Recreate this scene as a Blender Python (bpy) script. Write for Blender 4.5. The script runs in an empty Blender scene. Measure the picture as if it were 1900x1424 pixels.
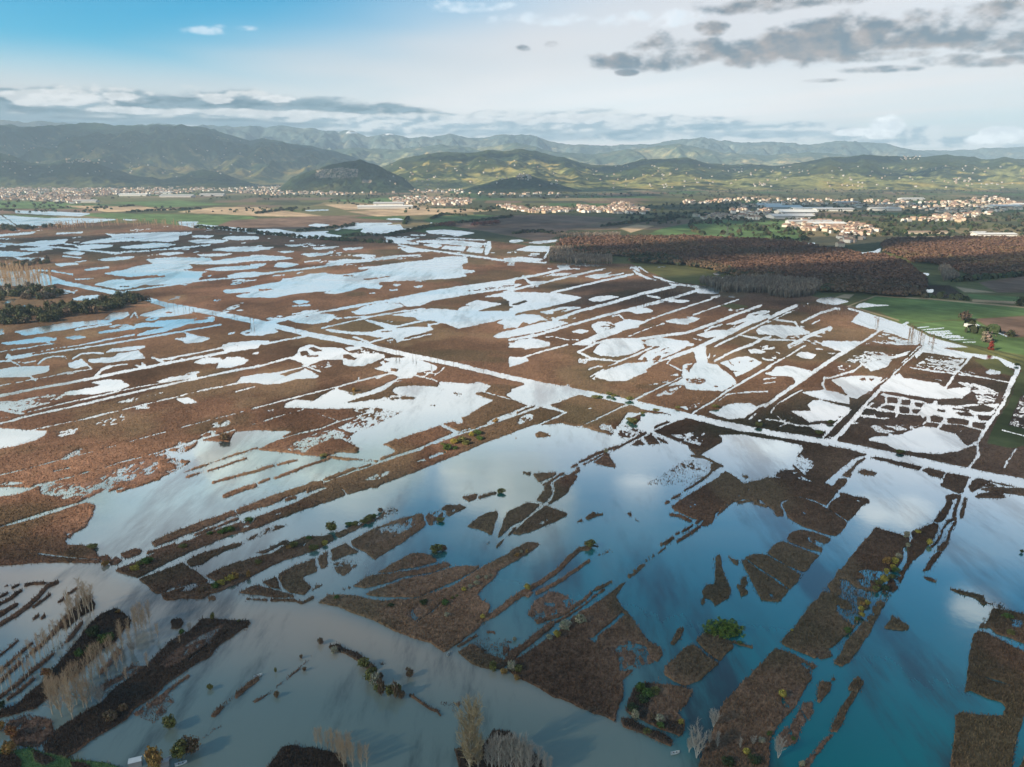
import bpy, math, random
import numpy as np
random.seed(7); RNG = np.random.default_rng(11)
SC = bpy.context.scene
COL = SC.collection
R = math.radians

# ------------------------------------------------------------------ camera
CAM_H = 150.0
FPX, PW, PH, YH = 1400.0, 1900.0, 1424.0, 305.0      # focal length in photo pixels, photo size, horizon row
PITCH = math.atan((PH/2-YH)/FPX)
CP, SP = math.cos(PITCH), math.sin(PITCH)

def ray(x, y):
    cx = (np.asarray(x, float)-PW/2)/FPX; cy = (PH/2-np.asarray(y, float))/FPX
    return cx, CP+cy*SP, -SP+cy*CP

def ground(x, y, z=0.0):
    dx, dy, dz = ray(x, y); t = (z-CAM_H)/dz
    return dx*t, dy*t

def at_depth(x, y, Y):
    dx, dy, dz = ray(x, y); t = Y/dy
    return dx*t, Y+0*t, CAM_H+dz*t

def project(X, Y, Z):
    zz = Z-CAM_H
    f = Y*CP-zz*SP; u = Y*SP+zz*CP
    return PW/2+FPX*X/f, PH/2-FPX*u/f

def axis_depth(x, y):
    X, Y = ground(x, y); return Y*CP+CAM_H*SP

cam = bpy.data.cameras.new('camera'); camo = bpy.data.objects.new('camera', cam); COL.objects.link(camo)
camo.location = (0, 0, CAM_H); camo.rotation_euler = (R(90)-PITCH, 0, 0)
cam.sensor_width = 36; cam.lens = 36*FPX/PW; cam.clip_start = 1; cam.clip_end = 200000
SC.camera = camo

# ------------------------------------------------------------------ helpers
def tag(o, label=None, cat=None, group=None, kind=None):
    if label: o['label'] = label
    if cat: o['category'] = cat
    if group: o['group'] = group
    if kind: o['kind'] = kind
    return o

def link(name, me, parent=None):
    o = bpy.data.objects.new(name, me); COL.objects.link(o)
    if parent: o.parent = parent
    return o

def empty(name, loc, rz=0.0, s=1.0):
    o = bpy.data.objects.new(name, None); COL.objects.link(o)
    o.location = loc; o.rotation_euler = (0, 0, rz); o.scale = (s, s, s)
    return o

def mesh_np(name, V, F, mats=(), col=None, smooth=False, midx=None):
    """V (n,3), F (m,k) index array (k = 3 or 4); col (n,3) per vertex colour"""
    me = bpy.data.meshes.new(name)
    V = np.ascontiguousarray(V, np.float32); F = np.ascontiguousarray(F, np.int32)
    n, k = F.shape
    me.vertices.add(len(V)); me.vertices.foreach_set('co', V.ravel())
    me.loops.add(n*k); me.loops.foreach_set('vertex_index', F.ravel())
    me.polygons.add(n)
    me.polygons.foreach_set('loop_start', np.arange(0, n*k, k, dtype=np.int32))
    if smooth: me.polygons.foreach_set('use_smooth', np.ones(n, bool))
    if midx is not None: me.polygons.foreach_set('material_index', np.ascontiguousarray(midx, np.int32))
    for m in mats: me.materials.append(m)
    if col is not None:
        a = me.color_attributes.new('tone', 'FLOAT_COLOR', 'POINT')
        c = np.ones((len(V), 4), np.float32); c[:, :3] = col
        a.data.foreach_set('color', c.ravel())
    me.update(calc_edges=True)
    return me

def hash2(ix, iy, seed):
    h = (ix.astype(np.int64)*374761393+iy.astype(np.int64)*668265263+seed*1442695041) & 0xffffffff
    h = ((h ^ (h >> 13))*1274126177) & 0xffffffff
    h = ((h ^ (h >> 16))*2246822519) & 0xffffffff
    return ((h ^ (h >> 15)) & 0xffffff)/float(0xffffff)

def vnoise(x, y, seed=0):
    xi = np.floor(x); yi = np.floor(y); fx = x-xi; fy = y-yi
    fx = fx*fx*(3-2*fx); fy = fy*fy*(3-2*fy)
    a = hash2(xi, yi, seed); b = hash2(xi+1, yi, seed); c = hash2(xi, yi+1, seed); d = hash2(xi+1, yi+1, seed)
    return (a*(1-fx)+b*fx)*(1-fy)+(c*(1-fx)+d*fx)*fy

def fbm(x, y, octs=4, seed=0, gain=.5):
    s = 0; a = 1; t = 0
    for i in range(octs):
        s = s+a*vnoise(x*2**i+17.3*i, y*2**i+9.1*i, seed+i); t += a; a *= gain
    return s/t

def sstep(a, b, x):
    t = np.clip((x-a)/(b-a), 0, 1); return t*t*(3-2*t)

# ------------------------------------------------------------------ materials
def newmat(name):
    m = bpy.data.materials.new(name); m.use_nodes = True
    return m, m.node_tree.nodes, m.node_tree.links, m.node_tree.nodes['Principled BSDF']

def tone_mat(name, rough=.9, noise=.35, scale=.5, bump=0.0, spec=.15, fine=0.0, fscale=3.0):
    """albedo = the mesh's own 'tone' colour broken up by object-space noise"""
    m, N, L, b = newmat(name)
    at = N.new('ShaderNodeAttribute'); at.attribute_name = 'tone'
    tc = N.new('ShaderNodeTexCoord')
    nz = N.new('ShaderNodeTexNoise'); nz.inputs['Scale'].default_value = scale; nz.inputs['Detail'].default_value = 5
    nz.inputs['Roughness'].default_value = .65
    L.new(tc.outputs['Object'], nz.inputs['Vector'])
    mr = N.new('ShaderNodeMapRange'); mr.inputs[1].default_value = .3; mr.inputs[2].default_value = .7
    mr.inputs[3].default_value = 1-noise; mr.inputs[4].default_value = 1+noise
    L.new(nz.outputs['Fac'], mr.inputs[0])
    mx = N.new('ShaderNodeVectorMath'); mx.operation = 'SCALE'
    L.new(at.outputs['Color'], mx.inputs[0]); L.new(mr.outputs[0], mx.inputs['Scale'])
    L.new(mx.outputs[0], b.inputs['Base Color'])
    b.inputs['Roughness'].default_value = rough; b.inputs['Specular IOR Level'].default_value = spec
    if bump:
        bp = N.new('ShaderNodeBump'); bp.inputs['Strength'].default_value = bump; bp.inputs['Distance'].default_value = 1.0
        L.new(nz.outputs['Fac'], bp.inputs['Height']); L.new(bp.outputs[0], b.inputs['Normal'])
    return m

def plain_mat(name, c, rough=.8, noise=.25, scale=2.0, spec=.2):
    m, N, L, b = newmat(name)
    tc = N.new('ShaderNodeTexCoord')
    nz = N.new('ShaderNodeTexNoise'); nz.inputs['Scale'].default_value = scale; nz.inputs['Detail'].default_value = 3
    L.new(tc.outputs['Object'], nz.inputs['Vector'])
    cr = N.new('ShaderNodeMix'); cr.data_type = 'RGBA'
    cr.inputs[6].default_value = (*[v*(1-noise) for v in c], 1); cr.inputs[7].default_value = (*[v*(1+noise) for v in c], 1)
    L.new(nz.outputs['Fac'], cr.inputs[0]); L.new(cr.outputs[2], b.inputs['Base Color'])
    b.inputs['Roughness'].default_value = rough; b.inputs['Specular IOR Level'].default_value = spec
    return m
WATER_CLEAR = (.004, .135, .140); WATER_SILT = (.40, .305, .225); WATER_REFL = (.30, .88)
SKY_STRENGTH = .12; SKY_TINT = (.072, .56, .70); SUN_STRENGTH = 5.0; EXPOSURE = 0.95; CLOUD_GAIN = .80
HAZE = 6.6e-5; HAZE_COL = (.58, .80, 1.0)
CLOUD_OPACITY = .80; THIN_OPACITY = .34
SHADE_CLOUDS = [(300, 270, 1900, 1300, 8200), (60, 280, 1500, 1000, 7600), (560, 290, 900, 700, 7800), (640, 322, 420, 300, 4700), (120, 318, 700, 350, 5500), (390, 325, 450, 300, 5400),
 (880, 297, 420, 260, 6300), (960, 335, 380, 200, 4400), (1150, 308, 600, 230, 6500), (1350, 306, 420, 200, 6500), (1560, 300, 420, 200, 6600), (1680, 330, 260, 120, 5700),
 (1290, 474, 330, 130), (1060, 412, 450, 220), (1010, 366, 400, 130), (300, 450, 900, 300), (1330, 386, 380, 130), (1600, 545, 400, 150), (1720, 395, 330, 110), (1520, 388, 200, 60),
 (950, 1260, 330, 110), (300, 1260, 260, 110), (1640, 1260, 260, 110)]
MAP = """
@P 0 0 1
g -200,300 2100,300 2100,700 1900,692 1720,632 1640,592 1570,567 1500,548 1250,525 1170,490 1020,488 1010,460 850,440 750,428 640,442 500,436 330,416 100,412 -200,425
R -200,425 100,412 330,416 500,436 640,442 750,428 850,440 1010,460 1020,488 1170,490 1250,525 1500,548 1570,567 1640,592 1720,632 1900,690 2100,760 2100,950 1900,888 1800,868 1675,843 1550,818 1425,798 1375,788 1275,766 1167,741 1075,722 950,700 950,905 -200,905
G 20,374 111,375 160,385 0,387 -100,387 -100,372
B -100,389 180,388 190,396 -100,398
G 180,396 300,398 460,399 490,412 420,419 330,418 130,398
T 330,394 400,385 480,385 620,404 470,401
B 430,409 600,401 740,399 640,404 760,412 640,420 500,428 400,420
B 800,414 900,402 1010,398 1150,405 1060,425 1010,450 900,430
T 640,393 760,386 930,390 830,398 700,402
G 785,410 800,402 870,399 930,400 850,413 800,414
T 600,380 760,378 800,386 640,390
G 1230,424 1320,408 1460,412 1500,436 1400,444 1290,437 1200,436
T 1150,424 1180,417 1215,420 1170,432
G 1700,435 1650,427 1720,432 1760,437
T 1640,440 1900,437 1900,446 1720,444
G 600,372 760,366 900,372 700,378
G 200,376 330,372 420,380 300,386
T 120,382 260,384 330,390 200,394
@D3 1425 380 4
G 640,770 800,680 1200,700 1900,765 2200,790 2200,815 1900,825 1530,850 1300,860 1000,890 820,790
B 1530,850 1900,830 2200,820 2200,1000 1900,985 1780,980
G 1040,890 1300,865 1530,862 1780,988 1900,992 2300,1044 2300,1250 1900,1120 1450,1044 1200,970
g 340,670 420,650 780,680 610,745 500,740
T 560,668 640,668 600,700 500,690
G 0,170 100,180 280,250 250,270 0,240
g 380,270 620,250 700,330 500,320
g 1360,600 1500,560 1560,575 1700,530 2200,500 2200,760 1900,742 1500,710 1480,660
T 1390,610 1700,655 1460,652
B 1560,580 1900,530 2200,510 2200,650 1900,655 1700,655
G 1480,665 1900,690 2200,700 2200,740 1900,725 1510,705
T 1510,705 1900,725 1900,742 1520,722
l T 6 800,680 700,715 600,755
l T 7 800,680 1200,702 1900,765 2200,790
D 1150,600 1350,600 1500,710 1250,690
W 350,715 400,690 480,685 610,720 510,745 430,738
W 640,765 680,735 720,728 800,742 960,746 800,755 720,765
W 620,870 650,830 690,800 820,850 1060,905 1200,980 1460,1044 1500,1060 1250,1060 1000,985 930,960 760,920
w 14 600,770 800,830 980,890 1060,905
l T 6 590,757 640,765 800,812 970,862
W 990,888 1030,870 1060,872 1020,890
w 6 1080,916 1200,906
w 8 1120,932 1310,915
w 12 1150,946 1350,938
w 14 1190,958 1360,955
w 12 1240,972 1420,974
w 12 1290,987 1450,986
w 10 1340,1004 1530,1000
w 7 1440,1022 1540,1020
l K 8 1040,890 1200,970 1460,1044 1700,1120 1900,1180
w 7 1520,880 1640,925 1780,980
w 30 0,845 130,785 210,752
w 12 0,872 150,802 300,735
w 18 250,872 400,800 500,772 530,775
w 8 330,885 380,858
W 0,895 100,893 230,910 310,945 280,965 100,972 0,967 -80,940
w 9 60,855 200,872 218,900
w 16 -20,1002 200,1005
w 44 160,1050 300,982 460,920
W 400,1035 450,1010 540,1020 660,1040 640,1050 400,1050
w 18 650,1050 750,990 850,920
S.6 700,1044 850,940 1000,1000 1010,1044
S.45 940,1000 1200,1010 1300,1044 960,1044
W 270,290 350,280 350,298 290,296
w 7 400,322 460,325
W 640,350 720,355 790,345 840,318 835,350 800,368 690,367
W 1000,470 1070,472 1030,482
W 1090,500 1200,510 1190,528 1150,520
W 1145,628 1230,632 1220,656 1160,650
@D2 950 380 4
W -20,265 50,258 100,268 20,285 -20,280
S.4 70,285 200,265 350,255 330,280 200,297
W 25,340 130,305 290,310 270,350 150,348
w 14 240,395 272,345
w 8 140,366 200,366
W -60,400 60,388 240,405 180,422 -60,412
w 10 -60,415 250,430
S.4 300,450 500,430 750,455 600,460
W 330,455 420,450 430,480 370,487
w 18 0,557 200,520 330,490 420,470
w 14 -60,648 250,575 480,520 670,480
W -20,585 80,590 40,606 -20,612
w 16 80,530 130,580 250,575
S.5 200,540 300,510 480,500 400,530
W 530,535 600,520 680,515 750,500 690,530 830,505 840,512 700,537 630,550
w 16 290,655 500,605 700,560 900,515
W 870,460 920,460 980,530 1100,560 1150,570 1230,600 1180,592 1000,548 920,515
W 930,460 950,458 1030,520 1150,560 1270,590 1200,585 1060,540
w 12 1200,590 1350,607 1540,622
w 26 310,855 500,790 700,740 950,665 1210,606
W -20,650 170,650 350,660 530,690 400,730 200,775 80,795 -20,822
R 0,738 90,708 130,715 50,745 0,750
W 200,800 400,755 550,765 400,790 260,815
R 290,795 400,772 420,780 320,800
W -60,850 90,812 200,820 245,850 130,885 80,870 40,910 -60,920
W -40,940 200,880 330,858 460,885 200,965 -40,980
W 565,705 640,680 740,675 805,685 730,700 660,718 600,718
W 855,790 940,765 1000,770 1050,790 1020,800 930,812
W 1140,712 1200,705 1330,712 1250,732
w 6 1080,465 1145,460
w 20 -20,1005 180,970 450,890 700,820 980,750 1200,690 1380,635
w 8 1000,675 1100,692
W 1360,620 1540,630 1530,662 1380,655
w 12 1480,692 1540,675
w 11 990,862 1250,775 1480,700
w 11 1345,820 1480,770 1680,705
w 6 850,985 1000,925 1130,880
W 1125,865 1180,850 1290,848 1330,835 1410,842 1300,892 1230,887
W 430,945 500,925 590,935 520,958
W 590,890 640,870 720,870 760,885 850,850 1020,870 950,890 940,910 830,930 780,960 700,985 560,1044 430,1044 640,960 600,920
S.62 640,900 700,880 770,890 770,920 690,935
w 7 740,830 800,820 830,850
w 8 240,985 300,980 400,1000 490,1005
W 20,1010 150,990 230,1010 290,1030 280,1050 40,1050
w 12 590,1040 700,1005 950,995
w 22 950,995 1300,950 1500,880 1650,820 1850,745
w 12 930,1000 1000,1035
W 1370,965 1430,945 1520,930 1600,932 1640,942 1550,970 1450,992
W 1560,890 1650,870 1730,840 1760,810 1870,783 1920,790 1840,830 1750,860 1650,890
R 1780,815 1840,805 1810,825
w 12 1430,940 1480,910 1560,890
w 8 1600,935 1650,905
w 40 1400,1054 1600,960 1750,880 1900,828
w 11 1500,1054 1700,960 1900,860
W 1810,935 1850,900 1920,890 1920,965 1830,958
W 640,1050 760,1010 930,1010 970,1050
W 990,1010 1100,990 1200,1000 1280,1020 1380,1040 1370,1050 1000,1050
R 1170,1030 1210,1030 1190,1038
S.5 1330,1000 1420,995 1400,1015
W 1480,510 1540,495 1600,505 1520,525
W 1480,545 1600,540 1740,560 1680,578 1600,570
W 1660,765 1740,765 1700,782
w 12 1700,970 1850,1000
w 20 1760,1050 1850,1000 1920,980
S.5 1310,990 1400,990 1390,1010
g 1540,750 1640,735 1760,760 1650,780
@D1 475 380 4
W -60,185 150,180 300,205 420,200 560,195 700,145 800,135 1000,135 1075,130 900,160 740,185 640,180 500,210 660,235 500,255 330,245 150,225 -60,215
W 770,200 820,165 1070,145 1100,185 930,215 820,215
G 570,195 700,190 800,210 760,230 620,225
w 5 600,190 700,150 760,135
W 370,155 450,140 570,150 470,168
W 330,42 500,35 600,40 400,50
W 940,105 1050,100 1120,115 1000,115
W 1220,130 1340,135 1300,141
w 8 1100,185 1250,168
W 950,255 1000,245 1210,252 1080,270
W 870,268 1100,268 1240,295 1100,290
W 1160,275 1280,262 1540,270 1690,290 1670,317 1480,298
W 1230,300 1320,290 1390,305 1340,322
W 1370,325 1400,305 1560,315 1540,347
W 1560,348 1580,318 1690,325 1680,362
W 1700,372 1690,290 1710,275 1740,270 1745,320 1720,372
l K 6 1690,350 1715,272
W 1250,195 1380,185 1530,195 1640,210 1500,235 1400,220 1290,215
w 6 1340,250 1700,262
w 6 1150,226 1260,226
w 14 1060,300 1200,330 1380,350 1550,375 1700,395 1900,425
W 1060,320 1200,330 1320,345 1130,357
W 195,300 330,295 380,297 270,314
W 130,345 320,345 220,360
W 400,320 640,308 560,325 450,334
W 640,325 800,315 780,328 660,340
W 320,365 420,360 590,362 480,378 400,387
W 690,380 800,368 910,378 830,392
W 520,350 600,340 560,357
W -40,310 140,318 80,335 -40,340
W -40,375 60,375 150,382 300,398 130,415 -40,420
W -40,440 80,437 40,460 -40,470
W 130,460 160,430 230,430 330,445 220,467
w 7 360,425 480,413
w 13 -20,520 200,495 500,460 740,420 1000,385 1220,375
W 510,445 560,420 660,405 760,410 1180,375 1000,400 760,430
W -40,498 60,505 130,512 -20,528
w 5 120,530 210,520
w 6 305,508 350,503
W -40,608 180,570 200,550 350,530 400,515 520,505 530,515 640,520 800,495 840,480 1000,440 1090,430 1300,410 1330,395 1450,383 1560,390 1575,430 1530,445 1530,480 1640,492 1600,505 1540,510 1570,530 1440,550 1300,555 1000,570 920,575 905,590 935,605 850,625 790,610 700,640 550,640 300,660 130,692 -40,685
R -20,632 100,622 160,625 60,640 -20,648
r 8 640,530 720,525
r 6 705,540 760,538
r 12 800,555 900,545 990,532
W 750,470 900,455 1050,440 900,465 780,482
W 480,655 600,640 690,645 580,662
W 800,612 940,600 920,627
W 1005,592 1090,588 1050,602
W 1160,610 1290,592 1200,617
W 260,715 330,707 410,722 320,740
w 6 270,755 400,745
w 5 990,635 1050,632
w 6 840,660 885,655
W 80,868 250,830 500,790 740,745 1000,700 1300,640 1500,605 1700,580 1920,552 1920,622 1700,650 1500,680 1300,715 1220,752 1110,757 1090,740 1000,728 860,735 740,765 500,800 250,852 130,882
S.55 1480,650 1600,630 1750,610 1920,588 1920,612 1700,642
W 230,850 330,825 450,810 560,812 590,835 540,870 420,890 300,877
W 240,820 350,790 520,775 400,802
r 5 370,832 400,828
W 730,790 800,755 960,730 1060,736 1100,755 960,790 800,817 740,817
r 5 960,726 1070,732 1108,755
S.4 690,790 760,772 740,812
w 7 590,847 740,832 860,828
w 9 480,917 650,880 860,830 1100,790 1250,770
W 1000,820 1150,795 1290,770 1400,775 1480,785 1580,730 1640,710 1750,725 1830,735 1640,790 1920,790 1920,830 1500,922 1430,890 1290,857 1200,852 1170,835
R 1640,790 1830,745 1920,758 1900,770 1750,792
W 1690,685 1800,660 1920,640 1920,700 1870,715 1820,682
r 10 1450,765 1500,780
r 8 1530,752 1580,750
W 1785,877 1850,850 1920,838 1920,902 1860,897
W 1755,977 1820,945 1920,928 1920,987 1790,989
W 790,855 830,855 1050,900 960,917 870,882
S.5 950,860 1020,855 1010,880
w 14 880,945 1100,890 1300,850
W 505,925 560,925 700,945 870,945 960,930 1010,920 1150,910 1290,910 1320,925 1250,950 1100,985 1090,1005 1040,1022 1030,985 900,987 820,967 700,962 560,947
r 8 930,942 1010,940
w 9 720,980 840,1022 980,985
w 10 1275,885 1300,920
w 7 1280,895 1360,880
w 6 1040,1022 1100,1005 1300,960
S.5 960,1010 1030,990 1000,1035
W -40,865 30,870 100,900 150,930 170,947 40,972 -40,972
W -40,1010 100,1010 100,1027 -20,1050
w 13 60,1035 240,1000 380,975
@D0 0 380 4
W -100,70 70,80 350,95 800,105 900,110 700,132 400,142 200,167 130,162 -100,130
W 110,43 400,50 690,66 590,88 300,75 110,62
G 60,72 350,92 470,97 350,100 150,88
l D 9 -20,60 60,110 130,160
l D 6 -20,90 50,130 90,165
w 6 -20,75 60,130
W 1320,125 1500,125 1440,142 1560,152 1900,185 1900,210 1560,180 1440,172 1330,150
W 900,105 1040,112 1000,120 920,116
W -20,225 270,200 240,217 -20,238
w 9 420,215 610,206
W 770,215 860,220 1190,205 1440,205 1400,220 1320,235 1330,260 1240,277 1150,270 980,270 600,292 590,285 700,265 850,240
r 6 820,262 940,246 1030,248
W 545,310 700,295 850,300 820,315 650,332
W 880,315 1020,300 1130,285 1320,295 1140,322 930,327
W 1400,240 1460,228 1610,228 1550,247
W 1380,270 1500,258 1700,262 1650,282 1470,287
W 1640,250 1700,235 1920,235 1920,257 1760,264
W 150,290 300,270 510,255 470,290 300,302
W -60,340 200,355 240,365 130,387 -60,387
W 110,330 330,315 400,330 280,347
W -60,305 50,302 40,314 -60,316
w 12 -20,288 300,305 600,335 900,362
w 6 480,292 560,300 600,325
W 450,360 560,345 640,360 590,377
w 6 460,382 600,395
W 720,410 860,390 1010,385 950,405 800,420
W 400,440 560,430 600,440 450,460
W 110,395 350,395 300,414 150,410
W 600,480 800,460 820,468 650,492
W 1160,365 1280,352 1390,358 1250,377
W 1255,325 1370,315 1415,322 1300,335
w 5 940,352 1200,335 1560,298
W 1450,370 1750,362 1650,382 1500,385
W 1560,335 1700,315 1920,310 1920,347 1700,347
W 1080,405 1300,390 1560,395 1580,420 1660,405 1920,375 1920,412 1680,442 1560,442 1400,440 1430,470 1340,485 1500,500 1500,520 1470,560 1250,590 1050,602 900,632 690,592 860,555 1060,550 760,510 900,490 1000,460 1140,440
r 12 930,560 1220,530
r 10 870,548 1170,525
r 8 890,608 960,606
r 6 1060,596 1100,594
S.35 1000,480 1300,450 1290,480 950,520
W 1510,480 1650,462 1920,448 1920,472 1700,492 1600,492
W 1680,525 1800,500 1920,503 1920,532 1700,542
w 8 1540,535 1570,525
w 11 930,643 1200,605 1530,560 1920,528
W 530,700 600,680 720,672 795,690 700,712 570,712
W -100,480 100,495 240,490 380,530 490,570 350,602 100,602 -100,602
S.5 -100,540 100,540 200,535 60,552 -100,555
w 10 380,630 460,632 550,655
w 9 240,488 350,490
w 10 380,490 540,520
w 6 560,555 690,548
W 1650,637 1750,625 1920,603 1920,642 1680,660
W 1740,680 1800,665 1920,653 1920,690 1790,688
w 6 1590,710 1640,708
w 6 1800,568 1900,562
W 770,847 830,805 940,795 965,820 900,852 820,850
w 8 970,840 1000,800 1020,840
W 1030,820 1230,765 1260,745 1400,790 1440,802 1250,832 1060,832
R 1215,802 1250,793 1300,795 1260,810
W 100,940 280,910 480,880 700,860 860,855 800,880 700,892 590,907 480,927 330,952 180,972
w 13 560,927 830,885
W 960,912 1050,880 1200,860 1400,850 1580,830 1590,865 1380,890 1200,952 1000,977 1100,935 1250,905
r 8 1110,875 1150,873
r 10 1440,858 1540,845
w 20 740,950 1000,915
S.4 860,990 980,975 900,985
W -20,1027 200,1000 330,980 430,990 420,1010 200,1032 60,1037
w 8 330,1005 380,1035
W 460,987 590,970 650,985 550,1002
w 10 570,1050 780,1005 1000,965
w 9 740,1044 1100,985 1640,890
W 1285,997 1380,985 1390,960 1440,968 1560,990 1500,1020 1380,1032 1350,1010
w 6 1370,950 1440,968
W 1640,1044 1780,1020 1920,1008 1920,1050 1640,1050
W 1785,952 1840,930 1920,918 1920,972 1820,972
r 9 1825,955 1850,950
W -100,790 80,775 180,790 260,787 200,750 180,745 100,800 -100,812
W -60,940 20,920 30,960 -60,975
w 9 1700,960 1740,950
@C3 1425 641 4
W 200,72 240,50 300,50 360,70 330,102 260,95
w 11 -20,168 130,90 280,0
w 32 -20,452 130,340 350,190 500,90 660,0
W 20,195 60,160 150,150 310,185 340,205 250,275 200,272 180,235 30,228 -40,205
W 410,-10 420,5 560,52 650,5 690,-30 400,-30
w 14 -40,30 50,20
w 12 360,25 410,30
w 14 -30,252 60,240
w 10 -30,285 50,270
w 13 20,510 50,460 90,420 250,330
W 240,345 420,330 520,350 600,380 610,442 520,425 370,395
W 170,490 320,485 290,440 340,408 380,402 610,462 600,480 500,562 440,560 300,572 260,540
W 470,260 520,240 650,228 760,225 850,240 830,280 730,350 660,402 610,387 570,350 540,310 500,280
R 540,300 570,340 520,330
R 670,250 720,238 730,260 690,262
R 740,245 790,250 770,272
w 16 430,335 405,290 420,240 460,242 640,190
w 12 640,190 720,120 760,60
S.42 650,100 720,40 1050,70 900,110 740,190 700,150
S.6 460,200 650,60 700,90 560,200
W 730,140 850,110 920,110 880,160 760,197
w 16 850,110 960,80 1080,40 1130,0
w 24 395,690 500,590 600,490 640,470
w 30 490,705 600,580 720,450 850,310 900,240 1000,140 1150,0 1180,-30
r 16 420,690 560,560 660,440 800,310 900,200 1130,-10
w 6 760,330 900,230 1120,10
W 850,320 900,235 980,210 1000,240 1250,280 1340,322 1480,310 1520,360 1440,392 1250,402 1200,395 1050,370 900,342 850,345
S.42 1390,270 1540,280 1720,350 1680,430 1560,430 1520,360 1480,310
R 1440,385 1520,340 1545,390 1560,425 1520,415
w 20 1320,312 1400,200 1510,80
w 11 1050,165 1250,195 1500,225 1800,277
S.45 1080,155 1200,75 1460,100 1400,200 1200,182
W 1150,-10 1300,20 1500,60 1700,80 1860,150 1860,185 1750,150 1520,80 1480,100 1150,50 1100,100 1090,60
g 1520,110 1700,100 1830,200 1810,230 1660,200 1600,160
W 1600,200 1650,175 1725,195 1725,215 1640,217
W 860,350 1240,410 1560,440 1720,435 1640,560 1560,722 1400,655 1140,605 950,592 850,545 720,532 700,560 640,600 500,712 470,695 640,540
W 740,690 880,650 1010,650 1140,605 1260,625 1400,655 1450,720 1480,745 1400,790 1270,812 1150,802 1010,782 940,772 870,730 760,712
w 44 1530,735 1640,580 1740,430 1800,300 1860,170
r 7 1650,540 1760,380
w 9 1740,500 1810,400 1880,200
w 32 1500,900 1565,800 1555,740
w 30 1400,782 1540,732
R 850,345 930,345 1050,370 1240,405 1210,432 1050,395 880,365
R 1260,400 1400,400 1530,432 1400,450 1250,440
R 780,420 830,370 870,380 870,430 850,440 780,425
R 745,462 800,430 850,440 820,465
R 885,385 960,390 960,432 880,430
R 840,465 880,440 945,450 940,487
R 990,405 1060,405 1060,445 995,445
R 980,455 1055,460 1050,505 975,502
R 1090,420 1165,430 1140,462 1090,455
R 1075,470 1140,475 1110,512 1070,502
R 690,512 730,470 800,480 790,522
R 795,488 940,500 945,537 800,537
R 860,547 950,540 960,510 1140,520 1150,560 1110,602 950,587
r 22 1130,595 1170,540
R 1205,530 1230,520 1310,540 1280,577 1200,562
R 1140,602 1180,570 1275,580 1250,612
R 1330,545 1360,535 1490,560 1480,592 1330,577
R 1550,515 1660,525 1640,560 1560,552
R 1520,570 1620,575 1600,627 1510,607
R 1265,622 1300,585 1420,595 1590,635 1550,712 1500,722 1430,702 1390,655
w 6 1390,655 1450,625
R 1390,495 1500,500 1530,532 1420,522
R 1430,460 1600,440 1690,470 1640,497 1550,492
r 14 1370,470 1490,488
r 14 1260,480 1310,490
R 640,572 680,530 710,535 700,572
R 750,562 800,550 830,620 790,627
r 18 620,595 720,597
R 560,662 610,605 800,630 820,652 680,650 620,672
R 510,702 550,668 650,675 705,712 650,717
r 18 720,690 780,670 890,665
R 880,605 950,620 1015,652 960,667 890,655
R 660,742 740,705 850,730 945,770 920,792 850,770 760,730
w 14 -20,545 100,565 200,590 300,600
w 10 60,520 100,560 180,540
W 290,592 400,580 480,600 430,642 330,622
w 8 90,600 150,570
R -20,690 20,660 300,700 500,750 740,810 640,840 560,900 430,1010 380,1032 260,980 180,890 250,780 260,745 120,710
S.4 180,880 250,800 360,870 280,970
S.58 20,980 100,930 200,920 280,1000 380,1050 -40,1050
R|small block of reeds beside the ditch south of the main canal 480,1050 520,990 585,990 560,1050
R|slim reed strip curving along a ditch just below the main canal 545,965 590,940 680,850 740,830 640,910 600,980
R|lone oval of reeds inside the square pond below the main canal 665,935 700,920 810,950 780,968 700,955
R|long thin reed bank lining the near side of the main canal 750,830 830,830 1000,870 1150,905 1120,932 950,882
R|short reed block between two gaps in the near canal bank 1145,930 1180,910 1320,945 1290,987 1200,962
R 1300,1000 1330,950 1500,980 1460,1060 1290,1050
R 1510,1010 1560,990 1800,1040 2200,1120 2200,1160 1500,1060
w 6 1600,1044 1650,1020 1800,1060
R 1070,800 1150,800 1300,815 1360,790 1480,860 1470,902 1360,882 1200,852 1080,812
r 16 950,800 1000,795 1150,835
R 1410,800 1440,790 1530,815 1510,837 1450,822
R 1470,772 1530,740 1545,790 1520,807
R 1530,912 1580,830 1740,840 1760,900 1900,930 2300,1040 2300,1080 1900,990 1700,962
R 1555,740 1600,735 1800,770 1760,842 1590,827
g 1620,732 1700,560 1870,200 1920,190 2300,220 2300,900 1900,760 1800,770
S.5 1780,600 1860,400 1920,350 2100,400 2000,650 1900,622
R 1780,900 1850,760 1900,750 2300,850 2300,1000 1900,922
w 18 1755,907 1770,860 1840,770
w 12 1740,630 1900,672 2200,760
l K 9 1480,-5 1700,50 1900,105 2200,190
@C2 950 641 4
W -20,-20 270,-20 280,5 200,20 100,20 -20,17
w 13 70,92 250,40 410,-5
W -20,85 100,90 125,115 60,140 -20,165
W 600,50 640,0 700,-50 950,-50 990,20 900,60 780,84 650,77
r 7 690,65 720,68
w 16 610,-5 490,50 590,97 700,110
w 15 590,97 790,118 900,80 1030,20 1080,-20
W 930,107 1000,50 1100,10 1200,-40 1320,-30 1280,20 1130,95 1060,122 940,112
R 970,95 990,85 1000,105 975,110
R 1050,90 1110,70 1090,110 1040,115
r 8 1120,60 1160,50
W 590,252 650,200 700,180 850,130 1000,125 1080,110 1400,0 1450,-20 1350,45 1100,125 990,182 1000,200 840,264 680,264
w 14 580,235 680,180
w 8 570,180 640,155 670,160
w 14 640,190 780,130
r 10 620,245 700,262
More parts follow.
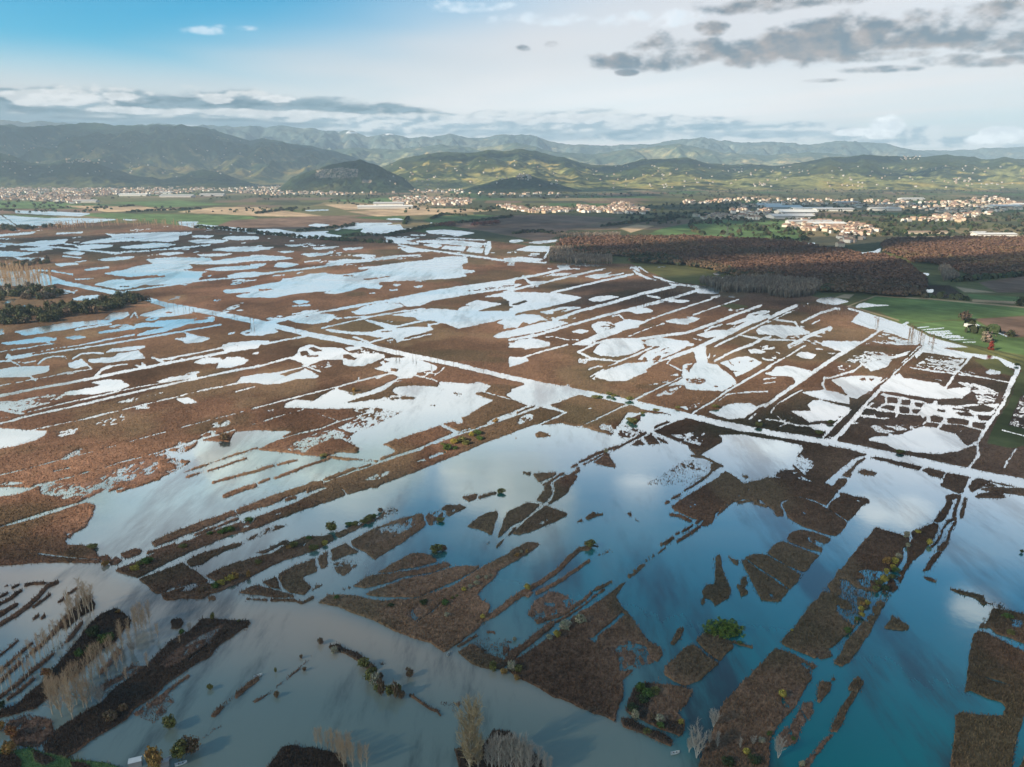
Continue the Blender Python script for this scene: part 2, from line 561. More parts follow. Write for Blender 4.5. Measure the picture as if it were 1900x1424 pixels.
w 17 900,408 1100,310 1280,230
W 1120,312 1260,230 1270,150 1300,135 1370,135 1350,40 1360,10 1440,10 1450,130 1520,140 1560,180 1640,240 1670,282 1560,342 1450,337 1300,327 1270,290
R 1300,150 1360,130 1320,180 1310,212
S.5 1280,240 1400,240 1450,250 1420,292 1300,290
r 8 1490,302 1530,305
S.42 1040,382 1150,330 1270,290 1270,300 1180,372
w 6 1000,295 1080,285 1160,265
w 22 1500,118 1650,40 1800,-15
R 1450,110 1500,115 1480,132 1455,128
w 18 1340,502 1480,420 1580,350 1700,280 1920,155
w 9 1480,440 1600,365 1780,345 1900,345
W 1540,130 1640,100 1740,78 1860,130 1740,202 1660,237 1640,190 1580,150
R 1680,120 1710,125 1690,137
R 1755,122 1800,108 1780,132
r 8 1720,150 1740,160
r 9 1640,190 1690,200
r 8 1600,110 1640,150
W 1450,492 1540,475 1560,450 1640,430 1780,430 1830,465 1720,542 1620,552 1540,532
w 20 1820,462 1920,425
W 1820,550 1860,555 1830,572
w 12 1760,547 1810,510
S.5 1230,460 1400,420 1380,460 1300,482
S.5 1150,225 1230,205 1240,230
w 8 1455,100 1475,55
w 7 1490,90 1530,55
W 1750,37 1800,25 1890,45 1850,62 1770,57
w 6 1255,187 1150,135 1180,100 1330,50
W 1820,20 1900,0 1900,15
R -40,250 110,285 30,312 -40,350
R -100,370 120,445 -40,510
r 15 -20,525 160,452
R -60,555 210,460 390,502 200,582 -60,665
S.5 60,530 160,495 150,560 20,600
R 280,445 500,365 850,435 510,597 460,602 370,577 200,597 420,500 390,490
S.5 540,470 640,455 620,480
R 515,602 880,440 950,470 1220,520 1000,500 860,500 740,667 690,655 600,630
R 860,550 960,510 950,560 920,592
S.57 780,660 830,590 960,630 980,645 870,692 800,690
r 15 755,772 1000,648
R|larger of the two small reed triangles in the pale water by the canal fork 870,744 950,700 990,740
R|striped reed wedge right of the two small triangles 975,685 1030,665 1105,732 1020,737
r 14 1085,692 1160,730
r 16 505,868 620,810 760,755
r 8 530,885 700,800
R|arrow shaped reed patch at the end of the thin dyke in the big lagoon 600,870 720,800 730,840 780,907 700,892
r 12 440,905 480,887
R|ragged low islet of reeds near the middle of the big lagoon 155,955 330,945 320,967 200,1017
R 80,945 140,940 130,967
r 13 230,1037 380,955
r 16 330,1012 500,932
R 470,915 500,905 510,915 480,924
R|small oval reed islet in the upper lagoon below the main canal 170,660 215,640 305,675 180,687
r 8 -10,690 40,688
R 1050,640 1180,580 1300,540 1450,580 1700,640 1900,660 1880,692 1700,660 1520,665 1560,690 1550,720 1400,817 1370,817 1300,740 1200,700
S.5 1150,660 1440,640 1400,750 1300,720
r 18 1060,612 1160,570
S.5 1230,530 1300,520 1280,562
R 1480,880 1560,897 1480,947
r 14 1330,820 1420,830 1560,900
r 12 1350,1040 1480,950
R 1690,965 1760,975 1740,992
R 1790,1032 1850,1005 1950,1020 1950,1050 1800,1050
S.3 980,1040 1300,840 1480,870 1480,940 1340,1030
@C1 475 641 4
W -20,217 150,200 350,160 375,175 470,230 440,242 300,252 200,282 80,292 -20,277
R 165,215 350,165 360,178 220,230
w 15 -20,170 150,120 260,90
W 250,100 310,60 320,20 400,-10 480,20 540,15 640,25 690,55 950,70 960,90 880,125 800,152 700,157 640,142 640,105 500,110 370,157 340,130
R 320,50 380,40 400,65 340,80
R 385,25 430,8 500,40 440,50
R 640,70 690,66 755,100 720,110 650,95
r 11 380,82 460,80
S.55 370,160 560,110 650,120 500,182
w 9 340,150 480,195
W 660,20 760,0 800,40 700,60
S.6 690,40 800,20 960,70 700,60
W 825,147 940,120 960,95 1100,90 1200,105 1350,155 1330,180 1200,205 1150,242 1060,242 1000,200 900,182
R 820,140 910,120 940,150 890,167
R 940,105 1000,120 960,132
R 1000,170 1055,175 1050,195 1000,190
w 9 1150,220 1300,250 1340,268
w 7 1290,255 1400,165
w 7 1230,243 1350,165
w 7 1250,205 1340,210
w 14 -20,470 200,410 400,360 600,310 760,265 990,210 1100,205
w 10 760,265 765,240
w 8 890,250 1000,205
w 12 590,318 620,335 720,355
w 46 1120,225 1000,290 930,320 820,365 720,377
W 195,467 230,425 290,405 430,410 500,365 570,330 640,335 710,370 800,380 780,395 640,432 480,462 380,467
W 350,472 600,440 800,410 950,400 1180,395 1050,370 1015,340 1040,310 1150,290 1250,300 1350,310 1360,270 1600,285 1650,270 1750,300 1710,340 1620,360 1700,375 1760,410 1580,515 1540,560 1400,580 1350,605 1200,650 950,735 1040,775 1030,797 910,852 750,862 600,830 540,820 570,800 640,790 750,800 760,770 700,720 700,660 820,620 1000,540 1100,490 880,465 600,472
R 640,432 760,395 950,340 1050,250 1130,240 1170,265 1300,265 1350,302 1150,300 1040,310 1010,340 1050,375 1190,385 1150,399 930,402 800,412
r 9 1370,325 1390,325
S.5 1440,340 1530,360 1510,385
r 5 1300,446 1340,446
S.45 600,612 880,480 1000,475 1100,490 900,582 720,662
S.5 200,772 400,660 560,620 720,660 690,700 760,765 740,797 640,790 540,822 370,802
R 400,770 550,700 640,700 760,770 730,797 640,790 520,817 380,800
R 600,620 640,625 720,660 690,665
w 11 1690,345 1900,402
W 1860,362 1920,335 1920,390 1870,382
w 10 1580,520 1800,547
w 14 1500,642 1700,572 1920,490
w 34 1510,655 1390,600
w 36 500,1015 700,940 900,870 1200,770 1480,660 1700,590 1920,515
W -20,772 220,790 350,812 520,830 600,850 900,862 860,882 740,907 500,1002 350,1060 -20,1060
r 16 -20,938 130,890
r 16 160,885 300,850
r 16 140,990 300,925 450,870 540,840
r 9 -20,1040 100,990
r 10 -20,768 220,790 400,812 540,825
r 5 560,825 700,845 900,862
R|straight reed strip on the water between the twin dykes and the long bank 490,1002 720,910 750,920 540,1005
r 12 760,915 855,885
R 330,1060 430,1010 510,1015 460,1060
W -20,630 200,635 270,640 160,702 40,767 -20,767
w 9 160,702 300,660 480,620 600,570 750,530 870,480
w 7 -20,588 180,525 350,475
w 5 460,510 600,560
S.6 60,480 150,470 130,510
R|long bank of reeds and low scrub running diagonally beside the double canal 610,1030 880,930 1200,815 1400,740 1600,640 1920,530 1920,645 1700,722 1450,832 1200,932 950,1022 900,1050 600,1070
S.5 1160,872 1400,780 1420,800 1250,862
S.52 820,970 1000,930 950,990 700,1032
W 1920,647 1700,722 1450,832 1200,932 930,1032 900,1060 1920,1060
R 1400,590 1480,560 1580,520 1770,540 1700,582 1510,637 1480,600
W 1470,562 1530,545 1540,575 1500,587
R|oblong reed block with a hooked lower end beside the double canal 985,745 1090,690 1350,605 1440,655 1250,742 1090,802 930,852 910,842 1040,792 1000,755
r 8 1240,765 1320,735
r 11 945,738 1050,700
r 7 1500,655 1650,605 1780,560
R 1580,512 1760,410 1630,363 1700,365 1920,415 1920,492 1800,532
@C0 0 641 4
w 24 -20,380 250,325 600,262 900,200 1200,140 1500,85 1700,45 1920,-5
w 20 -20,587 250,515 500,465 800,395 1100,325 1400,260 1650,205 1920,155
w 10 200,497 500,425 760,370 1000,315 1200,280 1450,230
w 8 220,632 400,595 700,530 1000,455 1300,385 1500,335 1750,285 1800,270
w 6 -20,970 200,915 500,835 800,760 1000,705 1200,650 1400,595 1600,545 1920,465
w 11 250,1048 500,985 700,930 900,870 1100,815 1250,770 1450,710 1600,670 1740,630
W -60,195 100,160 370,150 370,190 240,227 200,234 -60,242
w 12 210,227 270,262
w 5 -20,303 270,250 500,205 680,175
W 500,132 600,105 655,152 560,172 520,167
w 11 600,105 650,140 685,182
w 9 -20,118 80,120 150,152
W 30,97 60,60 80,80 240,55 230,82 100,107
w 11 60,107 300,65 740,0
w 6 230,60 400,25 600,0
w 5 -20,50 200,20 400,-15
W 650,107 850,85 870,60 1030,40 1080,95 900,117 800,130 680,127
W 780,52 830,25 1000,5 1085,0 1080,20 900,47
w 10 540,100 600,65 700,55 770,62
w 14 280,140 320,105 340,95
w 9 340,95 400,82 480,85 490,100
w 6 130,125 200,130 260,115
w 26 715,227 760,180 820,155
w 11 820,155 950,138
W 980,140 1050,150 1050,120 1085,150 1060,167 1010,157
w 16 1215,128 1170,105 1130,92
w 15 1170,112 1400,70 1650,20
W 1430,130 1500,100 1620,95 1780,85 1840,110 1820,140 1700,167 1600,172 1630,130 1500,142
r 8 1640,100 1670,98
W 1640,20 1700,-20 1920,-20 1920,20 1700,52
r 8 1740,0 1780,8
W 1830,67 1920,45 1920,67
W 470,345 700,310 750,295 660,280 800,250 900,260 965,300 900,327 700,362 500,372
S.42 50,430 300,370 470,345 500,370 400,420 150,492 60,470
W -60,430 40,440 60,480 200,505 150,514 -60,477
W 1150,267 1280,235 1440,210 1475,235 1300,264 1170,277
W -60,610 350,635 340,670 280,705 100,752 -60,780
w 6 -20,545 60,535
W 1295,395 1400,390 1470,425 1370,439
S.6 800,440 1150,340 1250,350 1000,420
S.6 650,580 1000,480 1100,470 900,580 780,602
S.65 420,640 600,600 560,660 420,690
W 1755,272 1790,235 1920,213 1920,275 1770,282
w 8 405,935 520,910
w 7 1750,345 1900,305
W 1230,780 1350,800 1440,755 1470,710 1640,712 1700,717 1740,640 1920,628 1920,1060 960,1060 1200,980 1350,910 1420,860 1250,842
S.6 700,1000 900,900 1200,820 1240,830 1380,870 1280,942 1150,992 1000,1044 650,1050
S.4 850,970 1180,890 1150,950 950,1002 700,1044
R 1180,840 1300,845 1380,870 1300,910 1200,940 1180,900
r 11 1380,982 1600,915 1830,840
r 8 1370,942 1550,880 1750,810 1920,760
r 12 1580,1020 1750,970 1920,927
r 11 1000,1046 1190,990
S.5 -60,1030 60,1010 200,1020 60,1050
@D2 950 380 4
r 9 1440,1052 1620,972 1760,898 1900,846
r 7 1300,930 1500,866 1650,806 1850,735
r 7 590,1022 700,990 950,980
r 7 340,828 500,773 700,722 950,650
r 7 0,985 180,955 450,878 700,806
r 8 890,475 1000,533 1120,572 1230,588
@C2 950 641 4
r 9 1050,130 1250,45 1420,-25
r 8 1530,125 1660,60 1820,0
r 8 1360,510 1490,430 1600,350 1720,290 1900,185
r 7 610,28 530,60 640,95 780,100 900,66
r 8 990,700 1040,655
r 8 600,205 700,165 860,118 1000,112
r 8 905,420 1100,325 1260,245
r 6 1000,80 1180,10
r 6 1300,205 1290,170
@C3 1425 641 4
r 10 20,455 170,345 380,200 520,105 680,0
r 8 50,470 110,420 260,338
r 10 450,700 570,570 690,440 830,310 920,215 1140,5
r 8 1330,325 1420,195 1520,85
r 8 1600,690 1690,560 1780,430 1830,310
r 8 860,345 940,365 1060,390
r 7 1060,180 1250,208 1500,238
@D3 1425 380 4
r 8 10,862 140,798 290,738
r 7 270,880 420,808
r 8 170,1050 310,992 450,932
r 7 660,1055 760,1000 860,930
@P 0 0 1
w 9 60,514 95,521 222,545
w 11 222,545 270,555 312,567 375,577 475,597
w 12 475,597 575,621 680,641
w 11 680,641 725,652 850,678 950,702 1075,728
w 13 1075,728 1167,746 1275,771 1375,793 1425,802
w 15 1425,803 1550,823 1675,849 1800,874 1900,894 2060,926
@A0 0 902 4
R -200,100 100,75 260,20 400,-20 960,-20 860,30 640,95 590,115 -200,360
S.5 280,-20 900,-20 800,40 640,90 480,100 300,60
w 12 -60,90 120,45 280,0 400,-30
w 12 -60,336 250,235 540,145 640,95 800,40
R|big brown reed bed filling the left bank above the muddy river -200,365 250,250 560,148 640,125 700,150 700,200 640,310 560,345 490,400 500,440 640,440 700,490 745,540 735,575 600,570 300,570 100,585 -200,600
w 9 270,505 480,530 750,550
S.5 480,350 560,345 520,400
r 9 870,45 960,15 1060,-10
r 9 1660,75 1750,35 1900,-10
r 8 1670,82 1760,45 1900,0
R|long narrow reed strip along the upper edge of the twin channel 1120,420 1180,390 1400,300 1700,200 1990,85 2200,10 2280,0 2020,140 1740,217 1600,282 1400,352 1250,412 1160,447
w 7 1750,185 1770,215
R|short reed patch at the river mouth of the narrow strip 890,500 1000,465 1060,480 1030,510 930,547 900,532
R 810,572 860,530 910,555 870,582 815,592
R 745,530 800,515 830,560 760,600
R|wide reed bank with green bushes between two straight channels 850,627 1000,570 1130,515 1220,470 1360,420 1560,345 1700,300 1900,232 2150,140 2460,5 2530,10 2565,70 2460,110 2160,210 1900,315 1700,372 1500,452 1300,542 1150,612 1020,682 920,652
S.5 2190,152 2250,130 2230,162
S.52 2010,220 2090,190 2080,222
S.5 1780,260 1900,240 1880,300 1760,330
r 11 1100,502 1200,465 1300,430
r 8 1440,367 1600,310 1760,245
R|square cornered reed block on the river bank below the straight channel 1030,692 1200,630 1350,568 1440,630 1555,692 1540,712 1420,722 1330,752 1230,782 1180,797 1130,772
R|low scrubby reed spit below the square cornered block 1200,802 1330,760 1480,720 1560,725 1620,740 1740,690 1780,700 1640,780 1560,802 1500,842 1330,837 1290,852 1220,842
W 1330,787 1380,755 1500,725 1470,747 1400,782
S.55 1230,770 1400,700 1420,690 1250,792
R|slim reed tongue pointing right above the scrubby spit 1380,562 1500,500 1700,440 1800,420 1790,440 1680,477 1560,532 1500,582 1420,592
R 1540,830 1600,825 1600,847 1550,852
S.5 1880,500 2000,455 2150,390 2130,430 1960,500
R|straggling reed bank dotted with bushes left of the tilted channel 1530,667 1650,610 1770,560 1860,540 2010,502 2150,420 2280,380 2460,370 2470,400 2370,460 2280,490 2150,542 2040,582 1900,652 1840,690 1720,745 1610,720 1580,690
S.55 2150,440 2300,400 2280,450 2180,490
r 16 -20,890 80,830 160,780
r 8 -20,835 60,795
r 20 -20,970 60,920 120,880
r 24 -20,1040 150,940 280,830 350,750 420,720
r 14 190,740 250,725 330,725
r 12 245,900 370,810
r 7 430,870 480,840
r 8 500,810 580,760
r 8 250,990 290,960
r 8 310,985 330,970
r 6 90,760 140,735
r 6 30,750 60,740
D 410,1060 460,990 560,900 600,860 640,810 680,830 710,870 700,910 650,942 600,972 540,1012 500,1060
D 640,1060 740,960 850,915 930,960 970,1000 960,1060
D 1280,1060 1265,1000 1340,985 1370,1010 1340,1060
D 1440,1060 1480,1000 1560,985 1740,1005 1860,1025 1840,1060
@A1 475 902 4
R|reed strip with twin dykes at the top of the central water 145,72 250,30 380,-10 480,-30 460,0 300,62 160,102 120,112
r 14 220,105 290,85
r 12 380,45 480,10 540,-10
R 640,0 700,-40 900,-40 860,10 680,67
S.45 -60,390 130,290 250,290 150,332 -60,410
R|bushy reed sliver ending in a curved line of green shrubs 580,362 640,330 760,295 850,270 760,317 680,352 610,387
S.6 670,310 900,230 920,180 1000,170 1100,165 1000,215 850,277 700,330
R|small reed islet beside the round topped green bush far out in the lagoon 1530,85 1640,60 1640,92 1580,120
r 12 1660,85 1780,55
R|pinkish half flooded reed rectangle right of the tilted channel 700,412 900,310 1060,250 1230,205 1260,290 1180,352 1000,472 880,547 800,490 710,440
S.48 900,320 1200,220 1180,300 960,420 820,460
S.62 1255,205 1330,190 1410,145 1510,135 1555,160 1450,222 1330,292 1280,302 1255,240
R|reed wedge with a ragged foot between two narrow cuts 565,472 660,432 760,490 680,512 600,547 565,562
S.6 570,590 640,540 740,560 750,600 650,672 600,640
R|smallest reed block squeezed between two narrow cuts 465,525 535,490 525,602 480,612
R|reed bed with a rounded bay bitten out of its right side 160,660 300,590 440,540 450,632 350,672 350,702 420,752 370,812 260,792 200,760
R|tiny reed quarter left of the bed with the rounded bay 40,712 150,675 185,777 90,747
S.58 410,797 450,740 510,735
R|curved reed sliver along the river edge left of the open channel -140,797 -80,765 0,735 60,760 180,790 290,820 280,832 100,827 0,812 -60,807
r 9 -80,842 80,850
r 13 110,847 300,857 350,872 430,830
R|leaf shaped reed island, upper of the fan of islands 895,647 1000,590 1150,510 1230,495 1300,520 1355,557 1250,587 1100,612 1000,642
R|long pointed reed island, middle of the fan of islands 725,747 820,680 960,660 1100,635 1200,625 1400,570 1460,590 1300,642 1100,672 950,722 800,762
S.5 620,787 700,740 730,762
R|broad crescent reed island, lowest of the fan of islands 800,807 920,760 1100,700 1300,660 1500,600 1660,600 1600,642 1500,692 1400,737 1280,792 1150,832 1000,827
R|large dark reed headland jutting into the muddy river at the centre 460,872 540,815 700,815 900,850 1150,850 1300,800 1430,752 1530,700 1640,630 1760,560 1900,490 2010,425 2110,430 2080,460 2000,510 1930,550 1800,622 1770,682 1700,742 1640,802 1660,842 1740,882 1720,922 1690,1000 1660,1054 1500,1174 1400,1234 1300,1165 1150,1125 960,1046 840,987 760,957 600,897
w 9 1200,1012 1330,910 1400,840
S.5 1100,960 1200,880 1250,930 1180,1012
w 8 700,808 1000,840 1200,830
r 30 1650,1010 1780,950 1900,850 2000,790
R|fan shaped reed patch pointing left, left of the crossing cuts 1565,297 1650,240 1720,200 1790,190 1810,210 1770,292 1755,362 1680,332
R|pale reed wedge left of the crossing cuts 1790,392 1830,290 1880,190 2020,125 2115,142 2000,240 1900,292 1850,342
R 1780,467 1790,430 1900,352 1980,252 1970,275 1920,312 1840,402
S.5 1700,440 1740,410 1730,440
@A2 950 902 4
R|kite shaped reed bed below the crossing cuts 5,357 100,260 250,150 420,210 330,262 130,342 60,362
S.55 150,280 280,240 240,290
R|reed finger above the crossing cuts 180,105 240,40 250,-20 275,-40 290,20 300,62 240,132
R|broader reed finger beside the slim one above the crossing cuts 275,137 310,70 310,20 300,-30 440,-78 490,-80 440,0 400,62 330,112 290,142
R|scrubby islet with brown bushes in mid lagoon 535,237 600,205 690,210 560,252
R 460,272 520,245 530,262
S.57 830,200 880,200 890,232
S.5 900,240 950,260 920,262
R|big brown reed field with an angular corner right of the long dyke 1180,157 1400,15 1500,-40 1590,-110 1690,-40 1740,0 1700,100 1600,130 1500,212 1500,242 1420,252 1300,212
S.6 1240,140 1330,90 1420,130 1330,170
R|large rounded reed field along the curved inlet 1500,242 1600,152 1650,110 1760,92 1850,100 1890,150 1960,190 1985,190 1980,160 2010,110 2100,85 2140,75 2260,112 2330,142 2430,40 2330,-20 1900,-60 1740,-20 1560,140
w 5 1590,145 1700,60 1790,0
r 12 1680,125 1780,105 1830,115
r 12 1800,132 1880,152
r 14 1180,212 1250,220 1330,262
r 10 1210,175 1280,200 1400,252
R 1390,292 1440,240 1495,240 1490,267 1430,297
r 16 1230,415 1310,360 1390,302
r 10 1110,440 1150,415
r 12 1150,415 1200,385
r 10 1215,360 1240,345
r 9 1260,340 1340,290
r 10 1360,280 1390,260
r 7 1140,130 1170,118
r 9 1195,95 1255,62
r 7 1280,35 1340,0
r 12 1140,437 1180,410
S.6 850,662 890,630 1050,510 1060,520 930,640 870,690
S.6 860,610 900,590 1000,540 960,575
S.55 1060,520 1150,440 1140,470
R|tufted reed strip with two small bushes left of mid lagoon -20,482 100,430 140,420 210,430 170,462 100,492 30,547 -20,562
r 28 -40,870 100,790 250,690 360,610 430,530 500,470 570,460
r 9 530,430 640,450
S.6 610,532 660,490 740,475 750,490 680,512
r 15 190,802 300,740 430,650 570,560
S.5 60,790 170,790 130,830
S.52 110,960 170,860 300,780 450,840 500,880 430,930 300,990 200,1022
r 18 190,1012 350,960 430,920 590,800
r 11 610,782 740,710
r 8 330,1012 470,930 620,820 690,770
R|slim reed island tapering upward in the teal water 1500,522 1540,515 1560,602 1590,702 1620,782 1610,832 1510,892 1490,852 1430,822 1420,792 1450,745 1500,730 1510,662
r 16 1420,870 1430,835
R|small ragged reed island right of the tapering one 1660,732 1700,740 1690,700 1720,670 1750,720 1720,752 1755,792 1700,817
S.62 1600,515 1640,545 1690,545 1680,592 1650,582
@A3 1425 902 4
R|lowest and narrowest of the stacked reed plots right of the teal water -200,552 -160,550 0,670 152,774 75,864 0,852 -50,847 -80,790 -130,702
S.5 0,800 60,790 40,850
R|second lowest of the stacked reed plots, reddish brown -170,530 -100,515 0,522 255,662 165,767 0,652
R|dense brown reed plot in the middle of the stack of plots 0,492 60,430 110,420 385,517 270,644 130,582 5,505
R|topmost and thinnest of the stacked reed plots, half drowned 140,392 170,350 240,330 330,345 470,402 400,442 400,492 270,462 160,417
S.5 280,370 420,425 390,460 300,420
R|big oval reed bed ringed by a curved ditch 105,142 160,95 240,85 360,125 590,267 580,302 510,377 420,357 250,302 140,232
S.6 200,170 280,170 270,220
R|square reed bed beside the cloud reflection 445,162 480,110 550,75 640,100 700,115 740,115 600,260 520,212
r 16 550,64 640,90 745,110
w 7 560,82 650,105 700,118
R 455,0 560,-20 530,22
R|tiny round reed clump at the mouth of the curved ditch 40,202 80,155 115,190 115,222 60,227
R|very long dark reed field running down to the lower right of the picture 800,312 1000,370 1050,382 1040,422 1000,462 1000,542 960,612 900,652 880,702 800,792 760,872 680,982 640,1052 580,1104 440,1216 350,1290 95,1175 200,1044 300,902 420,760 600,540 720,402
S.57 330,1224 450,1200 480,1274 380,1294
W 495,890 520,880 540,905 515,912
R|bushy reed bank along the right side of the winding ditch 1070,342 1150,310 1230,275 1268,292 1240,362 1180,442 1100,547 1075,557 1020,657 960,762 830,942 790,1002 770,1062 700,1162 600,1302 540,1342 490,1322 560,1182 660,1052 760,932 830,802 920,672 1000,627 1035,562 1030,442 1080,392
R|curved reed hook at the head of the winding ditch 1220,267 1310,160 1320,100 1310,80 1360,60 1430,65 1430,85 1360,100 1370,132 1320,232 1270,274
r 20 1380,225 1390,170 1410,100
r 26 1440,225 1460,102
r 14 1330,262 1390,245
r 10 1210,452 1280,370 1290,330 1340,265
r 15 1330,402 1350,340 1390,272
R|lozenge of reeds right of the winding ditch, upper of a pair 1250,472 1290,420 1340,392 1320,452 1290,487
R|reddish reed patch right of the winding ditch, lower of a pair 1140,637 1180,570 1250,485 1280,497 1240,562 1190,622
S.45 1180,620 1260,560 1230,640
R|tiny spindle of reeds alone in the blue water 1130,667 1190,680 1260,720 1180,702
R|thin pale reed spit pointing right in the blue water 1340,757 1450,780 1600,820 1620,872 1600,887 1540,837 1400,792
S.42 1600,860 1700,870 1800,910 1720,912
S.6 1560,1060 1600,980 1680,910 1700,1000 1650,1060
R|patchy reed bed with green bushes at the right edge 1610,1048 1670,910 1800,930 1900,950 2300,990 2300,1200 1950,1180 1880,1155 1700,1094 1640,1050
S.6 1790,980 1900,990 1880,1060 1800,1050
R|dark triangle of reeds alone in the deep teal water 865,1052 918,955 1050,1050 1030,1072 900,1062
r 14 1280,-10 1420,50 1460,-20
R 1520,85 1560,60 1640,45 1700,10 1740,50 1760,90 1640,92
r 10 1740,20 1900,45 2100,90
R 1490,0 1580,-20 1560,30 1500,45
R 1290,5 1330,-20 1440,-20 1450,50 1350,25
w 9 1500,60 1580,15 1700,5 1900,15 2100,50
@B2 950 1163 4
R|huge brown reed field by the muddy river, cut by a short blue ditch -20,320 40,242 200,132 320,62 480,-90 620,-175 720,-235 855,-340 830,-302 770,-222 832,-127 870,-95 930,-12 1020,112 1110,160 1120,200 1080,262 1040,240 900,340 830,400 820,522 780,602 770,712 700,662 600,642 520,602 430,562 300,522 200,452 60,382
S.45 680,182 850,100 1000,140 1050,262 900,332 800,342 780,222
W 550,82 600,80 740,-30 820,-105 850,-85 720,20 640,70 625,130 600,120
w 22 -40,280 100,180 240,80 320,20 420,-60
r 38 -20,215 100,145 200,65 300,-20
R|small reed plot just under the round green thicket 1360,92 1440,50 1500,55 1640,110 1640,162 1535,257 1460,202
r 12 1640,110 1700,130 1775,155
R 1185,122 1230,20 1275,10 1260,72 1210,137
R|diamond shaped reed plot right of the huge brown field 1140,302 1180,260 1250,200 1340,130 1400,180 1520,282 1400,392 1290,437 1200,402 1130,352
D 840,632 870,540 900,460 960,425 1060,428 1020,560 1000,710 900,662
R|reed plot with dark green shrubs on its left end near the river 1000,712 1020,560 1060,428 1250,450 1350,482 1290,572 1220,642 1280,722 1270,802 1240,822 1150,782
D 1040,700 1280,720 1270,802 1240,822 1150,782 1000,712
D 810,692 870,690 1000,760 1120,800 1190,852 1170,892 1080,852 960,792 830,742
w 14 890,680 1010,740 1120,790 1230,830
S.45 1080,380 1110,370 1090,395
@B3 1425 1163 4
R|dark reed field at the bottom right of centre below the cross cut 0,222 60,165 200,215 360,302 300,342 320,392 250,492 190,612 80,732 20,852 0,1002 -80,1300 -560,1300 -500,960 -390,740 -350,612 -200,432 -100,322
S.55 230,270 300,260 330,330 260,330
S.6 100,520 240,440 200,590 110,700
R|rust coloured short reed strip at the head of two parallel strips 360,472 380,420 460,422 450,472 390,562 360,562
S.6 210,662 250,572 330,560 330,640 260,742 210,862 120,900 60,862 100,780 180,720
R|long thin reed strip, right one of two parallel strips 600,472 650,375 700,422 690,472 620,582 560,692 500,782 460,782 480,702 560,592 640,482
S.62 400,852 450,790 480,802 430,862 340,982 280,1100 200,1300 150,1300 230,1044 300,970
r 6 465,398 495,398
R|big dark reed field along the right edge below the patchy bed 1530,62 1600,40 1700,87 1950,212 2300,350 2300,560 1950,542 1890,682 1840,862 1800,1044 1740,1300 1330,1300 1350,1100 1380,882 1400,682 1440,647 1560,662 1740,662 1770,602 1740,562 1620,522 1520,482 1470,497 1490,322 1510,182
w 20 1600,372 1720,410 1800,442
S.55 1500,332 1640,362 1600,400 1500,360
S.5 1640,300 1760,270 1760,320
R 2000,800 1920,960 1870,1044 1830,1300 2300,1300 2300,800
@B0 0 1163 4
r 8 -20,225 130,105
r 9 -20,345 130,210 310,60
r 20 -20,430 150,265 300,140 450,0 520,-80
r 16 -20,540 130,430 240,330 380,210 520,80 600,-20
r 14 60,540 150,480 250,390
D -60,645 130,590 200,510 330,410 380,330 440,250 560,120 640,20 660,-10 950,-30 900,40 840,130 760,170 640,282 560,372 480,412 400,472 340,542 260,612 130,652 -60,690
D 310,902 420,780 540,700 640,640 760,570 820,480 950,390 1080,310 1160,220 1260,120 1380,60 1460,-10 1500,-60 1700,-30 1850,-40 1860,-20 1780,40 1640,132 1560,222 1460,272 1370,342 1250,412 1150,512 1000,612 950,682 800,772 680,842 560,932 480,982 360,970
S.5 1180,300 1300,180 1500,60 1680,-20 1640,20 1560,122 1400,222 1250,312
w 11 1000,640 1130,560 1250,470 1400,355
r 10 1070,602 1200,520 1400,375
w 8 1400,250 1560,130 1700,40
w 7 380,900 480,820 620,720
S.55 730,332 800,250 860,170 900,160 880,222 800,312 740,362
S.5 700,450 900,350 1000,270 1080,300 900,400 780,500
S.5 40,702 200,652 380,702 400,802 280,902 100,882
G -100,900 60,930 220,902 300,942 480,982 700,1002 900,1044 950,1300 -300,1300
D -100,960 100,950 160,1000 120,1300 -300,1300
D 230,930 330,960 420,1000 330,1044 250,1010
D 520,1010 640,1020 700,1060 540,1060
R|long thin reed dyke standing alone in the muddy flood at lower left 1560,672 1640,590 1760,490 1900,380 1925,368 1930,400 1830,470 1720,560 1590,680
S.4 1000,650 1100,580 1250,490 1300,560 1150,720
S.4 1470,850 1600,750 1640,740 1520,830
@B1 475 1163 4
R|muddy reed spit behind the cut at the centre river bank 1500,192 1580,140 1660,130 1700,200 1850,250 1900,200 1960,142 1990,170 1940,232 1830,322 1720,312 1600,272
S.5 1600,130 1660,90 1760,90 1900,110 1880,222 1750,222 1680,182
r 12 1500,150 1640,70
S.55 1690,40 1780,30 1780,60
D 530,150 600,130 700,180 780,220 860,290 900,320 840,330 760,260 640,190 560,180
r 10 1140,505 1240,580 1340,630
r 6 1340,630 1370,665
S.44 130,470 300,330 490,150 470,180 320,330 150,470
S.44 -20,560 120,480 130,490 -10,575
D 90,1060 200,900 330,880 450,912 620,962 680,1060 700,1300 60,1300
S.45 200,870 330,850 450,900 330,910
D 1480,1300 1490,1044 1480,920 1560,900 1640,1000 1680,900 1760,780 1900,790 1950,860 2100,960 2250,1300
S.43 900,260 970,280 930,290
S.4 1350,560 1500,570 1580,540 1480,640 1380,600
"""
